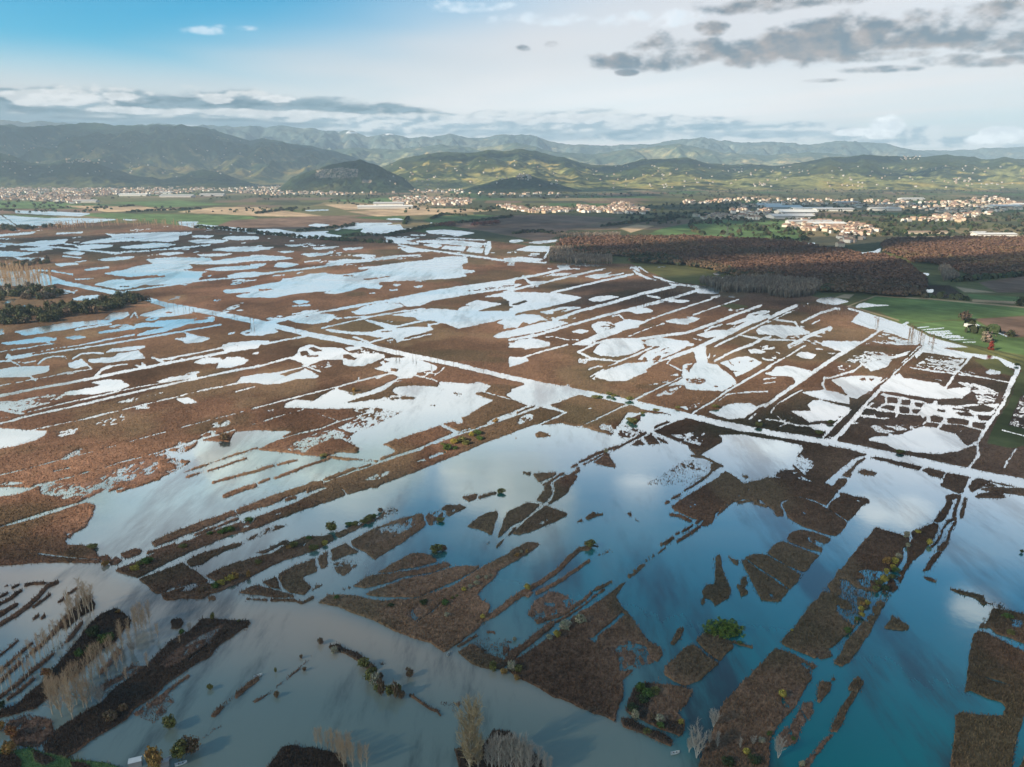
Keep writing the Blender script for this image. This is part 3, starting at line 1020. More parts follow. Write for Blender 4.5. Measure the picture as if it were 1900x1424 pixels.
# ------------------------------------------------------------------ the survey of the marsh: what grows and what is under water
# each line: kind, then outline points.  R reeds, S half-drowned reeds (with cover), D dark scrub (one patch also paints the tall poplar's shadow), G/g grass, B ploughed, T dry stubble,
# W open water; r/w/l are bands of a given width.  Blocks give the sheet's origin and scale.
CLS = {  # cover, height (m), albedo, family
    'W': (0, 0, None, 0), 'R': (1, 1.15, (.134, .076, .047), 1), 'S': (.5, .8, (.132, .078, .053), 1),
    'D': (1, 1.3, (.060, .040, .028), 2), 'G': (1, .25, (.090, .142, .052), 3), 'g': (1, .3, (.105, .105, .042), 3),
    'B': (1, .2, (.165, .108, .078), 3), 'T': (1, .2, (.42, .30, .19), 3), 'K': (1, 1.1, (.055, .062, .032), 3)}
X0, X1, Y0, Y1 = -220, 2120, 318, 1600
RW, RH = X1-X0, Y1-Y0
dens = np.zeros((RH, RW), np.float32); hgt = np.full((RH, RW), 1.5, np.float32)
alb = np.zeros((RH, RW, 3), np.float32); alb[:] = CLS['R'][2]
fam = np.ones((RH, RW), np.int8); oid = np.zeros((RH, RW), np.int16)
ISLE_LABELS = {}

def cover_poly(P):
    """exact-in-x, 3 sub-rows in y coverage of a polygon; returns (r0, c0, array)"""
    P = np.asarray(P, float)-(X0, Y0)
    c0 = int(max(0, math.floor(P[:, 0].min()))); c1 = int(min(RW, math.ceil(P[:, 0].max())+1))
    r0 = int(max(0, math.floor(P[:, 1].min()))); r1 = int(min(RH, math.ceil(P[:, 1].max())+1))
    if c1 <= c0 or r1 <= r0: return None
    A = np.zeros((r1-r0, c1-c0), np.float32); xs = np.arange(c0, c1)
    x1, y1 = P[:, 0], P[:, 1]; x2, y2 = np.roll(x1, -1), np.roll(y1, -1)
    for r in range(r0, r1):
        for s in (1/6, .5, 5/6):
            yy = r+s
            m = ((y1 <= yy) & (y2 > yy)) | ((y2 <= yy) & (y1 > yy))
            if not m.any(): continue
            cr = np.sort(x1[m]+(yy-y1[m])*(x2[m]-x1[m])/(y2[m]-y1[m]))
            for a, b in zip(cr[::2], cr[1::2]):
                A[r-r0] += (np.clip(b-xs, 0, 1)-np.clip(a-xs, 0, 1))/3
    return r0, c0, np.clip(A, 0, 1)

def cover_line(P, w):
    P = np.asarray(P, float)-(X0, Y0); h = w/2
    c0 = int(max(0, math.floor(P[:, 0].min()-h-1))); c1 = int(min(RW, math.ceil(P[:, 0].max()+h+2)))
    r0 = int(max(0, math.floor(P[:, 1].min()-h-1))); r1 = int(min(RH, math.ceil(P[:, 1].max()+h+2)))
    if c1 <= c0 or r1 <= r0: return None
    D = np.full((r1-r0, c1-c0), 1e9, np.float32)
    for (ax, ay), (bx, by) in zip(P[:-1], P[1:]):
        e0 = int(max(c0, min(ax, bx)-h-2)); e1 = int(min(c1, max(ax, bx)+h+3))
        f0 = int(max(r0, min(ay, by)-h-2)); f1 = int(min(r1, max(ay, by)+h+3))
        if e1 <= e0 or f1 <= f0: continue
        gx, gy = np.meshgrid(np.arange(e0, e1)+.5, np.arange(f0, f1)+.5)
        dx, dy = bx-ax, by-ay; q = dx*dx+dy*dy+1e-9
        t = np.clip(((gx-ax)*dx+(gy-ay)*dy)/q, 0, 1)
        d = np.hypot(gx-ax-t*dx, gy-ay-t*dy)
        S = D[f0-r0:f1-r0, e0-c0:e1-c0]; np.minimum(S, d, out=S)
    return r0, c0, np.clip(h+.5-D, 0, 1)

def paint(res, k, val, iid):
    if res is None: return
    r0, c0, A = res; sl = (slice(r0, r0+A.shape[0]), slice(c0, c0+A.shape[1]))
    dens[sl] = dens[sl]*(1-A)+val*A
    if k == 'W': return
    c, h, a, f = CLS[k]
    m = A > .4
    hgt[sl][m] = h; fam[sl][m] = f; oid[sl][m] = iid
    alb[sl] = alb[sl]*(1-A[..., None])+np.array(a, np.float32)*A[..., None]

def load_map(text):
    ox = oy = 0; sc = 1; n = 0
    for ln in text.strip().splitlines():
        ln = ln.strip()
        if not ln: continue
        if ln[0] == '@':
            _, a, b, s = ln.split(); ox, oy, sc = float(a), float(b), float(s); continue
        lab = None
        if ln[1] == '|':
            k0 = ln[0]; body = ln[2:]; i = next(j for j in range(len(body)) if body[j] in '-0123456789' and body[j-1] == ' ')
            lab = body[:i].strip(); tok = [k0]+body[i:].split()
        else: tok = ln.split()
        k = tok[0]; p = tok[1:]; val = None; w = None
        if k[0] == 'S': val = float(k[1:]); k = 'S'
        if k in 'wr':
            w = float(p[0]); p = p[1:]; k = k.upper(); w = max(w*(.74 if w > 2.4*sc and k == 'W' else 1), 1.6*sc)+(.25*sc if k == 'W' else .1*sc if oy < 900 else .8*sc)
        elif k == 'l': k = p[0]; w = float(p[1]); p = p[2:]
        pts = [(ox+float(q.split(',')[0])/sc, oy+float(q.split(',')[1])/sc) for q in p]
        if val is None: val = CLS[k][0]
        iid = 0
        if lab: n += 1; iid = n; ISLE_LABELS[n] = lab
        if k == 'S':       # a patch of thinner reeds stays part of the bed it lies in
            res = cover_poly(pts)
            if res is None: continue
            r0, c0, A = res; sl = (slice(r0, r0+A.shape[0]), slice(c0, c0+A.shape[1]))
            wet = (dens[sl] < .3) & (A > .4)
            oid[sl][wet] = 0; fam[sl][wet] = 1; hgt[sl][A > .4] = .8
            dens[sl] = dens[sl]*(1-A)+val*A
            alb[sl] = alb[sl]*(1-A[..., None])+np.array(CLS['S'][2], np.float32)*A[..., None]
            continue
        paint(cover_poly(pts) if w is None else cover_line(pts, w/sc), k, val, iid)

load_map(MAP)

# soften the outlines a little (box blur of one pixel)
def blur(a, n=1):
    for _ in range(n):
        a = (a+np.roll(a, 1, 0)+np.roll(a, -1, 0))/3; a = (a+np.roll(a, 1, 1)+np.roll(a, -1, 1))/3
    return a
dens = blur(dens, 1)

# ground grid: fine near the camera, coarser with distance
ys = [Y1-8.0]
while ys[-1] > 324:
    y = ys[-1]; ys.append(y-(1.25 if y > 640 else .95 if y > 440 else .7))
ys = np.array(ys); xs = np.arange(X0+8, X1-8, 1.5)
PX, PY = np.meshgrid(xs, ys)
GX, GY = ground(PX, PY)
# shorelines wander by a metre or two
wx = (fbm(GX/22, GY/22, 3, 1)-.5)*.9+(fbm(GX/5, GY/7, 2, 5)-.5)*1.1
wy = (fbm(GX/22, GY/22, 3, 31)-.5)*.9+(fbm(GX/5, GY/7, 2, 35)-.5)*1.1
QX, QY = project(GX+wx, GY+wy, 0)
def look(a, x, y, nearest=False):
    u = np.clip(x-X0-.5, 0, RW-2); v = np.clip(y-Y0-.5, 0, RH-2)
    if nearest: return a[np.round(v).astype(int), np.round(u).astype(int)]
    i = u.astype(int); j = v.astype(int); fu = u-i; fv = v-j
    if a.ndim == 3: fu = fu[..., None]; fv = fv[..., None]
    return (a[j, i]*(1-fu)+a[j, i+1]*fu)*(1-fv)+(a[j+1, i]*(1-fu)+a[j+1, i+1]*fu)*fv
d = look(dens, QX, QY); f_alb = look(alb, QX, QY); f_h = look(hgt, QX, QY)
f_fam = look(fam, QX, QY, True); f_id = look(oid, QX, QY, True)
mott = .34*fbm(GX/15, GY/14, 3, 50, .6)+.33*fbm(GX/4.5, GY/6, 2, 55)+.33*vnoise(GX/1.2, GY/2.2, 61)
amp = np.where(f_fam == 3, .5, 1.7)
cov = d+(mott-.5)*amp*np.clip(4*d*(1-d), 0, 1)-np.where(f_fam == 1, np.where(PY > 860, .47, np.where(PY > 640, .51, .56)), .5)
# bare wet pockets inside the reed beds
pock = fbm(GX/30, GY/42, 3, 77); pock2 = vnoise(GX/3.2, GY/5, 78)
cov = np.where((f_fam == 1) & (pock > .70) & (pock2 > .5), cov-.62*sstep(.70, .80, pock), cov)
grain = vnoise(GX/.55, GY/.55, 90); clump = fbm(GX/3.0, GY/3.0, 2, 92)
dist = np.hypot(GX, GY)
far = sstep(300, 1500, dist); low = 1-.72*sstep(260, 800, dist)
Hv = f_h*np.where(f_fam == 3, 1.0, (.62+.16*clump+.55*(grain-.35)*(1-.75*far))*low)
Hb = np.where(f_fam == 3, Hv, Hv*.5)
Z = np.where(cov > 0, .04+Hb*np.clip(cov*4, 0, 1), cov*1.5-.02)
Z = np.maximum(Z, -.6)
# colour: broad drifts of redder, yellower and greener reed, plus the grain of the stems
dr = fbm(GX/160, GY/220, 4, 120)[..., None]; dr2 = fbm(GX/45, GY/60, 3, 131)[..., None]
bedt = (hash2(f_id, f_id*3+1, 17)-.5)[..., None]
tone = f_alb*(1+1.1*(dr2-.5))*np.where((f_id > 0)[..., None], 1+.34*bedt, 1)
rm = (f_fam == 1)[..., None]
tone = np.where(rm & (dr > .5), tone*(1+(dr-.5)*np.array([.5, .25, .35])), tone)
tone = np.where(rm & (dr < .47), tone*(1-(.47-dr)*np.array([.6, .3, .5])), tone)
tone = np.where(rm, tone*(.80+.40*clump[..., None])*(.70+.60*grain[..., None])*(.80+.40*sstep(.35, .62, fbm(GX/70, GY/90, 4, 177))[..., None]), tone)
straw = sstep(.56, .70, fbm(GX/55, GY/85, 4, 260))[..., None]*.42; sedge = sstep(.44, .32, fbm(GX/70, GY/60, 4, 270))[..., None]*.5
tone = np.where(rm, tone*(1-straw)+straw*np.array([.20, .145, .085])*(.8+.4*grain[..., None]), tone)
tone = np.where(rm, tone*(1-sedge)+sedge*np.array([.060, .054, .030])*(.7+.6*grain[..., None]), tone)
stripe = vnoise((GX*.8+GY*.6)/7.0, (GX*.6-GY*.8)/400., 140)[..., None]
tone = np.where((f_fam == 3)[..., None], tone*(.82+.36*stripe), tone)

# far farmland: a patchwork of plots
plotx = GX+(vnoise(GX/500, GY/500, 7)-.5)*260; ploty = GY+(vnoise(GX/500, GY/500, 8)-.5)*260
ci = np.floor(plotx/170+.45*np.floor(ploty/260)); cj = np.floor(ploty/260)
pick = hash2(ci, cj, 99)
pal = np.array([(.060, .066, .032), (.070, .074, .036), (.105, .105, .045), (.06, .100, .034), (.150, .105, .070), (.19, .15, .08), (.055, .058, .032), (.12, .115, .055)])
pc = pal[np.minimum((pick*len(pal)).astype(int), len(pal)-1)]
gcol = np.array(CLS['g'][2]); isg = (np.abs(f_alb-gcol).sum(-1) < .02) & (PY < 470)
tone = np.where(isg[..., None], pc*(.8+.4*stripe), tone)
tone = np.clip(tone, .008, .6)

land_mat = tone_mat('reed_stems', .95, .30, .9, 0, .05)
farm_mat = tone_mat('farmland_soil', .95, .22, .06, 0, .05)
V = np.stack([GX, GY, Z], -1).reshape(-1, 3); T = tone.reshape(-1, 3)
nr, nc = GX.shape
idx = np.arange(nr*nc).reshape(nr, nc)
F = np.stack([idx[:-1, :-1], idx[:-1, 1:], idx[1:, 1:], idx[1:, :-1]], -1).reshape(-1, 4)
zf = Z.reshape(-1)[F].max(1); F = F[zf > -.05]
fm = f_fam.reshape(-1)[F[:, 0]]; fi = f_id.reshape(-1)[F[:, 0]]
# standing stems: one leaning blade of stems per tuft, thinning out into open water
cf = cov.reshape(-1); ff = f_fam.reshape(-1); fi_v = f_id.reshape(-1); dv = d.reshape(-1); AD = (GY*CP+CAM_H*SP).reshape(-1)
lowv = low.reshape(-1); gr = np.random.default_rng(5)
wide = look(blur(blur(dens, 6)[::1], 6), PX, PY).reshape(-1); drift = fbm(GX/26, GY/30, 3, 222).reshape(-1)
halo = .16*sstep(.02, .30, wide)*sstep(.46, .60, drift)*(PY.reshape(-1) > 600)
prob = np.where(cf > 0, .42, halo+ .34*sstep(-.44, -.02, cf)*(dv > .08))*((ff == 1) | (ff == 2) | (cf < 0))*(PY.reshape(-1) > 470)
prob = np.where((ff == 3) & (PY.reshape(-1) > 1250) & (cf > 0), .35, prob)
tuft = np.nonzero(gr.random(len(cf)) < prob)[0]
def tufts(ix):
    n = len(ix); px = AD[ix]/FPX*1.86; g = gr
    w = np.clip(px*g.uniform(.4, .85, n), .16, 1.8)/2
    h = np.maximum(f_h.reshape(-1)[ix]*g.uniform(.55, 1.15, n)*np.maximum(lowv[ix], .42), .3)*np.where(cf[ix] > 0, 1, np.where(cf[ix] > -.3, .6, .34))*np.where(ff[ix] == 3, 2.4, 1)
    a = g.uniform(0, 2*math.pi, n); ca, sa = np.cos(a), np.sin(a); le = g.uniform(-.3, .3, (n, 2))*h[:, None]
    jx = g.uniform(-.5, .5, (n, 2))*px[:, None]
    bx, by = V[ix, 0]+jx[:, 0], V[ix, 1]+jx[:, 1]; bz = np.zeros(n)-.05
    q = np.empty((n, 4, 3)); k = .75
    q[:, 0] = np.stack([bx-ca*w, by-sa*w, bz], -1); q[:, 1] = np.stack([bx+ca*w, by+sa*w, bz], -1)
    q[:, 2] = np.stack([bx+ca*w*k+le[:, 0], by+sa*w*k+le[:, 1], bz+h*g.uniform(.8, 1.1, n)], -1); q[:, 3] = np.stack([bx-ca*w*k+le[:, 0], by-sa*w*k+le[:, 1], bz+h*g.uniform(.8, 1.1, n)], -1)
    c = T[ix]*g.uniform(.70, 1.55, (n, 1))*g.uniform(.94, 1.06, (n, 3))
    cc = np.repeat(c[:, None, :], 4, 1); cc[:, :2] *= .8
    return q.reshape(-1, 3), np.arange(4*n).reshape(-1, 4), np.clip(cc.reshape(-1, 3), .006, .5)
def sub_mesh(name, sel, mat, vsel=None):
    f = F[sel]
    if not len(f): return None
    u, inv = np.unique(f, return_inverse=True); inv = inv.reshape(-1, 4); v, t = V[u], T[u]
    sm = np.ones(len(inv), bool)
    if vsel is not None:
        ix = tuft[vsel[tuft]]
        if len(ix):
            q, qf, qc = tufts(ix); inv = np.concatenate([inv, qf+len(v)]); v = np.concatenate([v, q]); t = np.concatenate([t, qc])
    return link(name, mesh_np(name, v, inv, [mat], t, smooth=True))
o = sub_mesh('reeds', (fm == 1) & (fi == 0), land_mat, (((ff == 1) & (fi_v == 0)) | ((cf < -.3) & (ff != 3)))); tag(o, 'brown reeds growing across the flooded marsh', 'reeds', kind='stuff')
o = sub_mesh('scrub', (fm == 2) & (fi == 0), land_mat, (ff == 2) & (fi_v == 0) & (cf > -.3)); tag(o, 'dark low scrub on the wet banks at lower left, with a tree shadow painted in', 'scrub', kind='stuff')
o = sub_mesh('farmland', (fm == 3), farm_mat, ff == 3); tag(o, kind='structure')
for k, lab in ISLE_LABELS.items():
    o = sub_mesh('reed_bed', (fm == 1) & (fi == k), land_mat, (ff == 1) & (fi_v == k) & (cf > -.3))
    if o: tag(o, lab, 'reed bed', 'reed beds standing in the flood water')

# ------------------------------------------------------------------ water: one sheet, siltier where the river crosses it
wxs = np.arange(-1600, 3501, 20.); wys = np.concatenate([np.arange(1900, 700, -8.), np.arange(700, 330, -5.)])
WX, WY = np.meshgrid(wxs, wys); wgx, wgy = ground(WX, WY)
bank = np.interp(WX, [-300, 0, 180, 300, 450, 600, 760, 850, 1000, 1140, 1300, 1500], [1040, 1045, 1050, 1095, 1112, 1114, 1180, 1210, 1265, 1320, 1400, 1500])
off = WY-bank+(fbm(wgx/60, wgy/40, 3, 400)-.5)*40
silt = np.maximum(sstep(-45, 30, off), .30*sstep(-230, -20, off))*sstep(1500, 1150, WX)
silt = silt*(.42+.62*sstep(1330, 1130, WY-(WX-700)*.12))
wt = np.stack([silt, silt*0, silt*0], -1).reshape(-1, 3)
wi = np.arange(WX.size).reshape(WX.shape)
WF = np.stack([wi[:-1, :-1], wi[:-1, 1:], wi[1:, 1:], wi[1:, :-1]], -1).reshape(-1, 4)
wm, N, L, b = newmat('flood_water')
at = N.new('ShaderNodeAttribute'); at.attribute_name = 'tone'
sp = N.new('ShaderNodeSeparateColor'); L.new(at.outputs['Color'], sp.inputs[0])
cm = N.new('ShaderNodeMix'); cm.data_type = 'RGBA'
cm.inputs[6].default_value = (*WATER_CLEAR, 1); cm.inputs[7].default_value = (*WATER_SILT, 1)
L.new(sp.outputs[0], cm.inputs[0]); L.new(cm.outputs[2], b.inputs['Base Color'])
b.inputs['Roughness'].default_value = .6; b.inputs['Specular IOR Level'].default_value = 0
gl = N.new('ShaderNodeBsdfGlossy'); gl.inputs['Color'].default_value = (.96, 1, 1, 1)
lw = N.new('ShaderNodeLayerWeight'); lw.inputs['Blend'].default_value = .5
fr = N.new('ShaderNodeMapRange'); fr.interpolation_type = 'SMOOTHSTEP'; fr.inputs[1].default_value = WATER_REFL[0]; fr.inputs[2].default_value = WATER_REFL[1]; fr.inputs[3].default_value = .03; fr.inputs[4].default_value = .97
L.new(lw.outputs['Facing'], fr.inputs[0]); ms = N.new('ShaderNodeMixShader'); L.new(fr.outputs[0], ms.inputs[0])
L.new(b.outputs[0], ms.inputs[1]); L.new(gl.outputs[0], ms.inputs[2]); L.new(ms.outputs[0], N['Material Output'].inputs['Surface'])
tc = N.new('ShaderNodeTexCoord'); nz = N.new('ShaderNodeTexNoise'); nz.inputs['Scale'].default_value = .35; nz.inputs['Detail'].default_value = 4
L.new(tc.outputs['Object'], nz.inputs['Vector'])
nz2 = N.new('ShaderNodeTexNoise'); nz2.inputs['Scale'].default_value = .014; nz2.inputs['Detail'].default_value = 5
mp2 = N.new('ShaderNodeMapping'); mp2.inputs['Rotation'].default_value = (0, 0, R(25)); mp2.inputs['Scale'].default_value = (.35, 1, 1); L.new(tc.outputs['Object'], mp2.inputs['Vector']); L.new(mp2.outputs[0], nz2.inputs['Vector'])
mr = N.new('ShaderNodeMapRange'); mr.inputs[1].default_value = .38; mr.inputs[2].default_value = .62; mr.inputs[3].default_value = .05; mr.inputs[4].default_value = .17
L.new(nz2.outputs['Fac'], mr.inputs[0]); pg = N.new('ShaderNodeSeparateXYZ'); L.new(tc.outputs['Object'], pg.inputs[0])
mf = N.new('ShaderNodeMapRange'); mf.inputs[1].default_value = 450; mf.inputs[2].default_value = 1500; mf.inputs[3].default_value = 0; mf.inputs[4].default_value = .20; L.new(pg.outputs[1], mf.inputs[0])
ra = N.new('ShaderNodeMath'); ra.operation = 'ADD'; L.new(mr.outputs[0], ra.inputs[0]); L.new(mf.outputs[0], ra.inputs[1]); L.new(ra.outputs[0], gl.inputs['Roughness'])
# drowned stubble and weed just under the surface: breaks the mirror in drifts and along the old field strips
mpv = N.new('ShaderNodeMapping'); mpv.inputs['Rotation'].default_value = (0, 0, R(-38)); mpv.inputs['Scale'].default_value = (1, .22, 1); L.new(tc.outputs['Object'], mpv.inputs['Vector'])
nw = N.new('ShaderNodeTexNoise'); nw.inputs['Scale'].default_value = .022; nw.inputs['Detail'].default_value = 8; nw.inputs['Roughness'].default_value = .68; L.new(mpv.outputs[0], nw.inputs['Vector'])
mw = N.new('ShaderNodeMapRange'); mw.interpolation_type = 'SMOOTHSTEP'; mw.inputs[1].default_value = .48; mw.inputs[2].default_value = .64; mw.inputs[3].default_value = 0; mw.inputs[4].default_value = .9; L.new(nw.outputs['Fac'], mw.inputs[0])
cw = N.new('ShaderNodeMix'); cw.data_type = 'RGBA'; cw.inputs[7].default_value = (.030, .036, .040, 1); L.new(mw.outputs[0], cw.inputs[0]); L.new(cm.outputs[2], cw.inputs[6]); L.new(cw.outputs[2], b.inputs['Base Color'])
rw = N.new('ShaderNodeMath'); rw.operation = 'MULTIPLY_ADD'; rw.inputs[1].default_value = -.34; rw.inputs[2].default_value = 1.0; L.new(mw.outputs[0], rw.inputs[0])
rx = N.new('ShaderNodeMath'); rx.operation = 'MULTIPLY'; L.new(rw.outputs[0], rx.inputs[0]); L.new(fr.outputs[0], rx.inputs[1]); rs = N.new('ShaderNodeMath'); rs.operation = 'MULTIPLY_ADD'; L.new(sp.outputs[0], rs.inputs[0]); rs.inputs[1].default_value = -.58; rs.inputs[2].default_value = 1.0
ry = N.new('ShaderNodeMath'); ry.operation = 'MULTIPLY'; L.new(rx.outputs[0], ry.inputs[0]); L.new(rs.outputs[0], ry.inputs[1]); L.new(ry.outputs[0], ms.inputs[0])
bp = N.new('ShaderNodeBump'); bp.inputs['Strength'].default_value = .06; bp.inputs['Distance'].default_value = .12
L.new(nz.outputs['Fac'], bp.inputs['Height']); L.new(bp.outputs[0], gl.inputs['Normal'])
o = link('water', mesh_np('water', np.stack([wgx, wgy, wgx*0], -1).reshape(-1, 3), WF, [wm], wt, smooth=True)); tag(o, kind='structure')
# the bed and the plain under everything, out past the hills
bm_ = plain_mat('earth', (.07, .065, .04), .95, .3, .01)
e = 29000.; o = link('ground', mesh_np('ground', np.array([(-e, -2800, -1.2), (e, -2800, -1.2), (e, 15300, -1.2), (-e, 15300, -1.2)]), np.array([(0, 1, 2, 3)]), [bm_])); tag(o, kind='structure')
# ------------------------------------------------------------------ hills and mountains: real relief behind the plain
hill_mat = tone_mat('wooded_slope', .95, .45, .02, .6, .03)
HILLS = []
UPW = .34
def relief(name, sky, Dc, Db, x0, x1, seed, woods, fields, fmix, spur=.35, back=1.4, rows=90, step=2.5, edge=None, paintf=None, spw=1.0):
    px = np.arange(x0, x1+.1, step); sx = [p[0] for p in sky]; sy = [p[1] for p in sky]
    cy = np.interp(px, sx, sy)
    # rounded joints between the measured skyline points plus small ragged detail
    cy = cy+(fbm(px/14., px*0+seed, 3, seed)-.5)*2.6
    _, _, zc = at_depth(px, cy, Dc)
    t = np.concatenate([np.linspace(0, 1, rows), np.linspace(1.02, back, 18)])
    TT, ZC = np.meshgrid(t, zc, indexing='ij'); PXX = np.meshgrid(t, px, indexing='ij')[1]
    Y = Db+(Dc-Db)*TT; dx, dy, dz = ray(PXX, PXX*0+YH); X = Y*dx/dy
    up = np.clip(TT, 0, 1); S = up**1.25
    dn = sstep(1, back, TT); S = S*(1-dn*dn)
    L_ = (Dc-Db)*.45
    wx_ = X+fbm(X/L_/.9, Y/L_/.9, 3, seed+3)*L_*.8; wy_ = Y+fbm(X/L_/.9, Y/L_/.9, 3, seed+5)*L_*.8
    rid = 1-np.abs(2*fbm(wx_/(L_*.55*spw), wy_/(L_*1.6), 4, seed+9)-1)
    det = fbm(X/(L_*.12), Y/(L_*.16), 4, seed+13)
    env = np.sin(math.pi*np.clip(up*.97, 0, 1))**.8*(TT <= 1.001)
    Zz = ZC*S+ZC*spur*env*((rid-.62)*1.5)+ZC*.16*env*(det-.5)*2
    tree = (vnoise(X/28, Y/28, seed+21)-.5)*7+(vnoise(X/11, Y/11, seed+22)-.5)*4
    Zz = Zz+tree*sstep(.04, .2, TT)*(TT < 1.001)*.8
    ef = sstep(x0, x0+(x1-x0)*.05, PXX)*sstep(x1, x1-(x1-x0)*.05, PXX) if edge is None else edge(PXX)
    Zz = Zz*ef-2.0*(1-ef)-3*(1-sstep(0, .05, TT))
    # woods on the steep upper parts, terraces and meadows lower down
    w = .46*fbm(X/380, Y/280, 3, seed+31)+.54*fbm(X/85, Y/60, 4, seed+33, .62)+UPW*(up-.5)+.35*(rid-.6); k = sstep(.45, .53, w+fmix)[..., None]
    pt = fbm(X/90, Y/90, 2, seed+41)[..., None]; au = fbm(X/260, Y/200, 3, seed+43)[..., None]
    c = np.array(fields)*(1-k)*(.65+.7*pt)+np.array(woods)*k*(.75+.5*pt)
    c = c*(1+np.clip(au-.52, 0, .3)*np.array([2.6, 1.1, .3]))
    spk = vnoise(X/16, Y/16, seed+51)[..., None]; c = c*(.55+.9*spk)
    if paintf is not None:
        u, v = project(X, Y, Zz); c = paintf(u, v, c)
    n, m = X.shape; ii = np.arange(n*m).reshape(n, m)
    Fq = np.stack([ii[:-1, :-1], ii[:-1, 1:], ii[1:, 1:], ii[1:, :-1]], -1).reshape(-1, 4)
    Vh = np.stack([X, Y, Zz], -1)
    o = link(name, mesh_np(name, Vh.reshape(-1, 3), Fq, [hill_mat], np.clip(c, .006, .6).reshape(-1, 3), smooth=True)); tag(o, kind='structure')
    fr = Vh[:rows].reshape(-1, 3); u, v = project(fr[:, 0], fr[:, 1], fr[:, 2])
    HILLS.append((name, fr, u, v)); return o

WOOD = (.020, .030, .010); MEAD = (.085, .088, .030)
front = [(620, 324), (660, 316), (694, 303), (730, 297), (775, 290), (842, 283), (880, 284), (909, 279), (936, 283), (963, 279), (993, 283), (1044, 294), (1105, 307), (1155, 308), (1192, 298), (1246, 294), (1273, 293), (1310, 304), (1351, 307), (1395, 306), (1435, 308), (1502, 301), (1539, 292), (1570, 293), (1600, 288.5), (1630, 291), (1681, 293), (1718, 292), (1755, 287), (1799, 292), (1832, 297), (1859, 293), (1900, 297), (1960, 291), (2040, 296), (2150, 292)]
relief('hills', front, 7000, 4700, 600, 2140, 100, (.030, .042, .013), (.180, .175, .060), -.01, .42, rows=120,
       edge=lambda x: sstep(600, 760, x)*sstep(2140, 2100, x))
quarry = [(505, 342), (525, 336), (560, 323), (600, 310), (640, 301), (668, 298), (700, 307), (735, 325), (775, 343)]
def quarry_paint(u, v, c):
    m = (v > 311+np.abs(u-632)*.10) & (v < 331-np.abs(u-620)*.04) & (u > 586) & (u < 664)
    s = (np.sin((v+.12*u)*2.4) > -.35) & m & (vnoise(u/4, v/2, 5) > .25)
    m2 = (v > 334) & (v < 339) & (u > 672) & (u < 690)
    return np.where((s | m2)[..., None], np.array([.27, .21, .16]), c)
relief('hills', quarry, 4900, 4250, 500, 780, 200, (.020, .032, .014), (.035, .045, .018), .08, .12, rows=70, step=1.6,
       edge=lambda x: sstep(500, 540, x)*sstep(780, 745, x), paintf=quarry_paint)
knoll = [(845, 350), (890, 343), (930, 334), (965, 328), (985, 327), (1010, 335), (1050, 346), (1090, 352)]
relief('hills', knoll, 4600, 4150, 840, 1095, 300, (.020, .032, .014), (.05, .055, .022), .06, .15, rows=50, step=2,
       edge=lambda x: sstep(840, 890, x)*sstep(1095, 1045, x))
lowleft = [(-260, 300), (-80, 292), (0, 285), (25, 289), (52, 302), (90, 306), (112, 299), (140, 296), (165, 299), (200, 312), (245, 326), (300, 333), (330, 329), (352, 320), (375, 315), (405, 320), (440, 333), (480, 340)]
relief('hills', lowleft, 6000, 4950, -250, 490, 400, (.020, .032, .014), (.06, .065, .025), .05, .25, rows=80,
       edge=lambda x: sstep(490, 440, x))
massif = [(-260, 236), (0, 237), (57, 239), (110, 236), (162, 234), (215, 235), (260, 233), (303, 234), (360, 238), (404, 243), (440, 252), (468, 262), (488, 258), (510, 261), (539, 268), (570, 272), (606, 279), (640, 288), (700, 300), (800, 318)]
relief('hills', massif, 9400, 6000, -250, 800, 500, (.020, .036, .016), (.095, .092, .036), .0, .5, rows=140, spw=.7,
       edge=lambda x: sstep(800, 640, x))
mid = [(380, 300), (450, 285), (560, 281), (660, 276), (740, 279), (820, 270), (880, 276), (960, 266), (1020, 281), (1090, 288), (1180, 276), (1260, 268), (1330, 283), (1420, 289), (1500, 284), (1600, 291), (1700, 297), (1800, 299)]
relief('hills', mid, 11000, 8800, 380, 1900, 600, (.060, .085, .055), (.20, .20, .11), -.08, .4, rows=70, step=4)  # woods and fields paler than on nearer slopes: haze put into the colour
ridge = [(200, 236), (303, 233), (400, 236), (481, 238), (520, 236), (580, 240), (630, 246), (645, 242), (655, 242), (684, 255), (724, 250), (754, 257), (798, 255), (835, 248), (862, 255), (899, 257), (936, 251), (987, 254), (1040, 268), (1130, 272), (1210, 268), (1260, 260), (1304, 257), (1327, 262), (1384, 266), (1411, 264), (1460, 267), (1502, 271), (1546, 264), (1597, 264), (1640, 269), (1698, 281), (1760, 292)]
def snow(u, v, c):
    m = (fbm(u/7, v/3, 3, 8) > .55) & (((np.abs(u-648) < 22) & (v < 248)) | ((np.abs(u-724) < 14) & (v < 254)))
    return np.where(m[..., None], np.array([.55, .56, .58]), c)
relief('mountains', ridge, 13000, 10800, 200, 1780, 700, (.065, .095, .090), (.15, .17, .13), -.02, .45, rows=70, step=3, paintf=snow,  # pale bluish woods and fields, distance haze painted into the slope colour
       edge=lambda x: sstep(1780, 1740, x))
farr = [(1640, 284), (1698, 280), (1748, 281), (1832, 276), (1900, 272), (1980, 270), (2080, 276), (2200, 272)]
relief('mountains', farr, 14000, 12400, 1640, 2200, 800, (.065, .095, .090), (.15, .17, .13), -.02, .35, rows=50, step=4,  # same hazy blue-grey painted into these slopes
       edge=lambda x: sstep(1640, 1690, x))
farl = [(-260, 226), (0, 227), (20, 224), (50, 229), (80, 226), (130, 231), (200, 233), (300, 236)]
relief('mountains', farl, 13200, 11500, -250, 300, 850, (.05, .06, .05), (.3, .3, .3), -.1, .35, rows=50, step=4, edge=lambda x: sstep(300, 200, x))

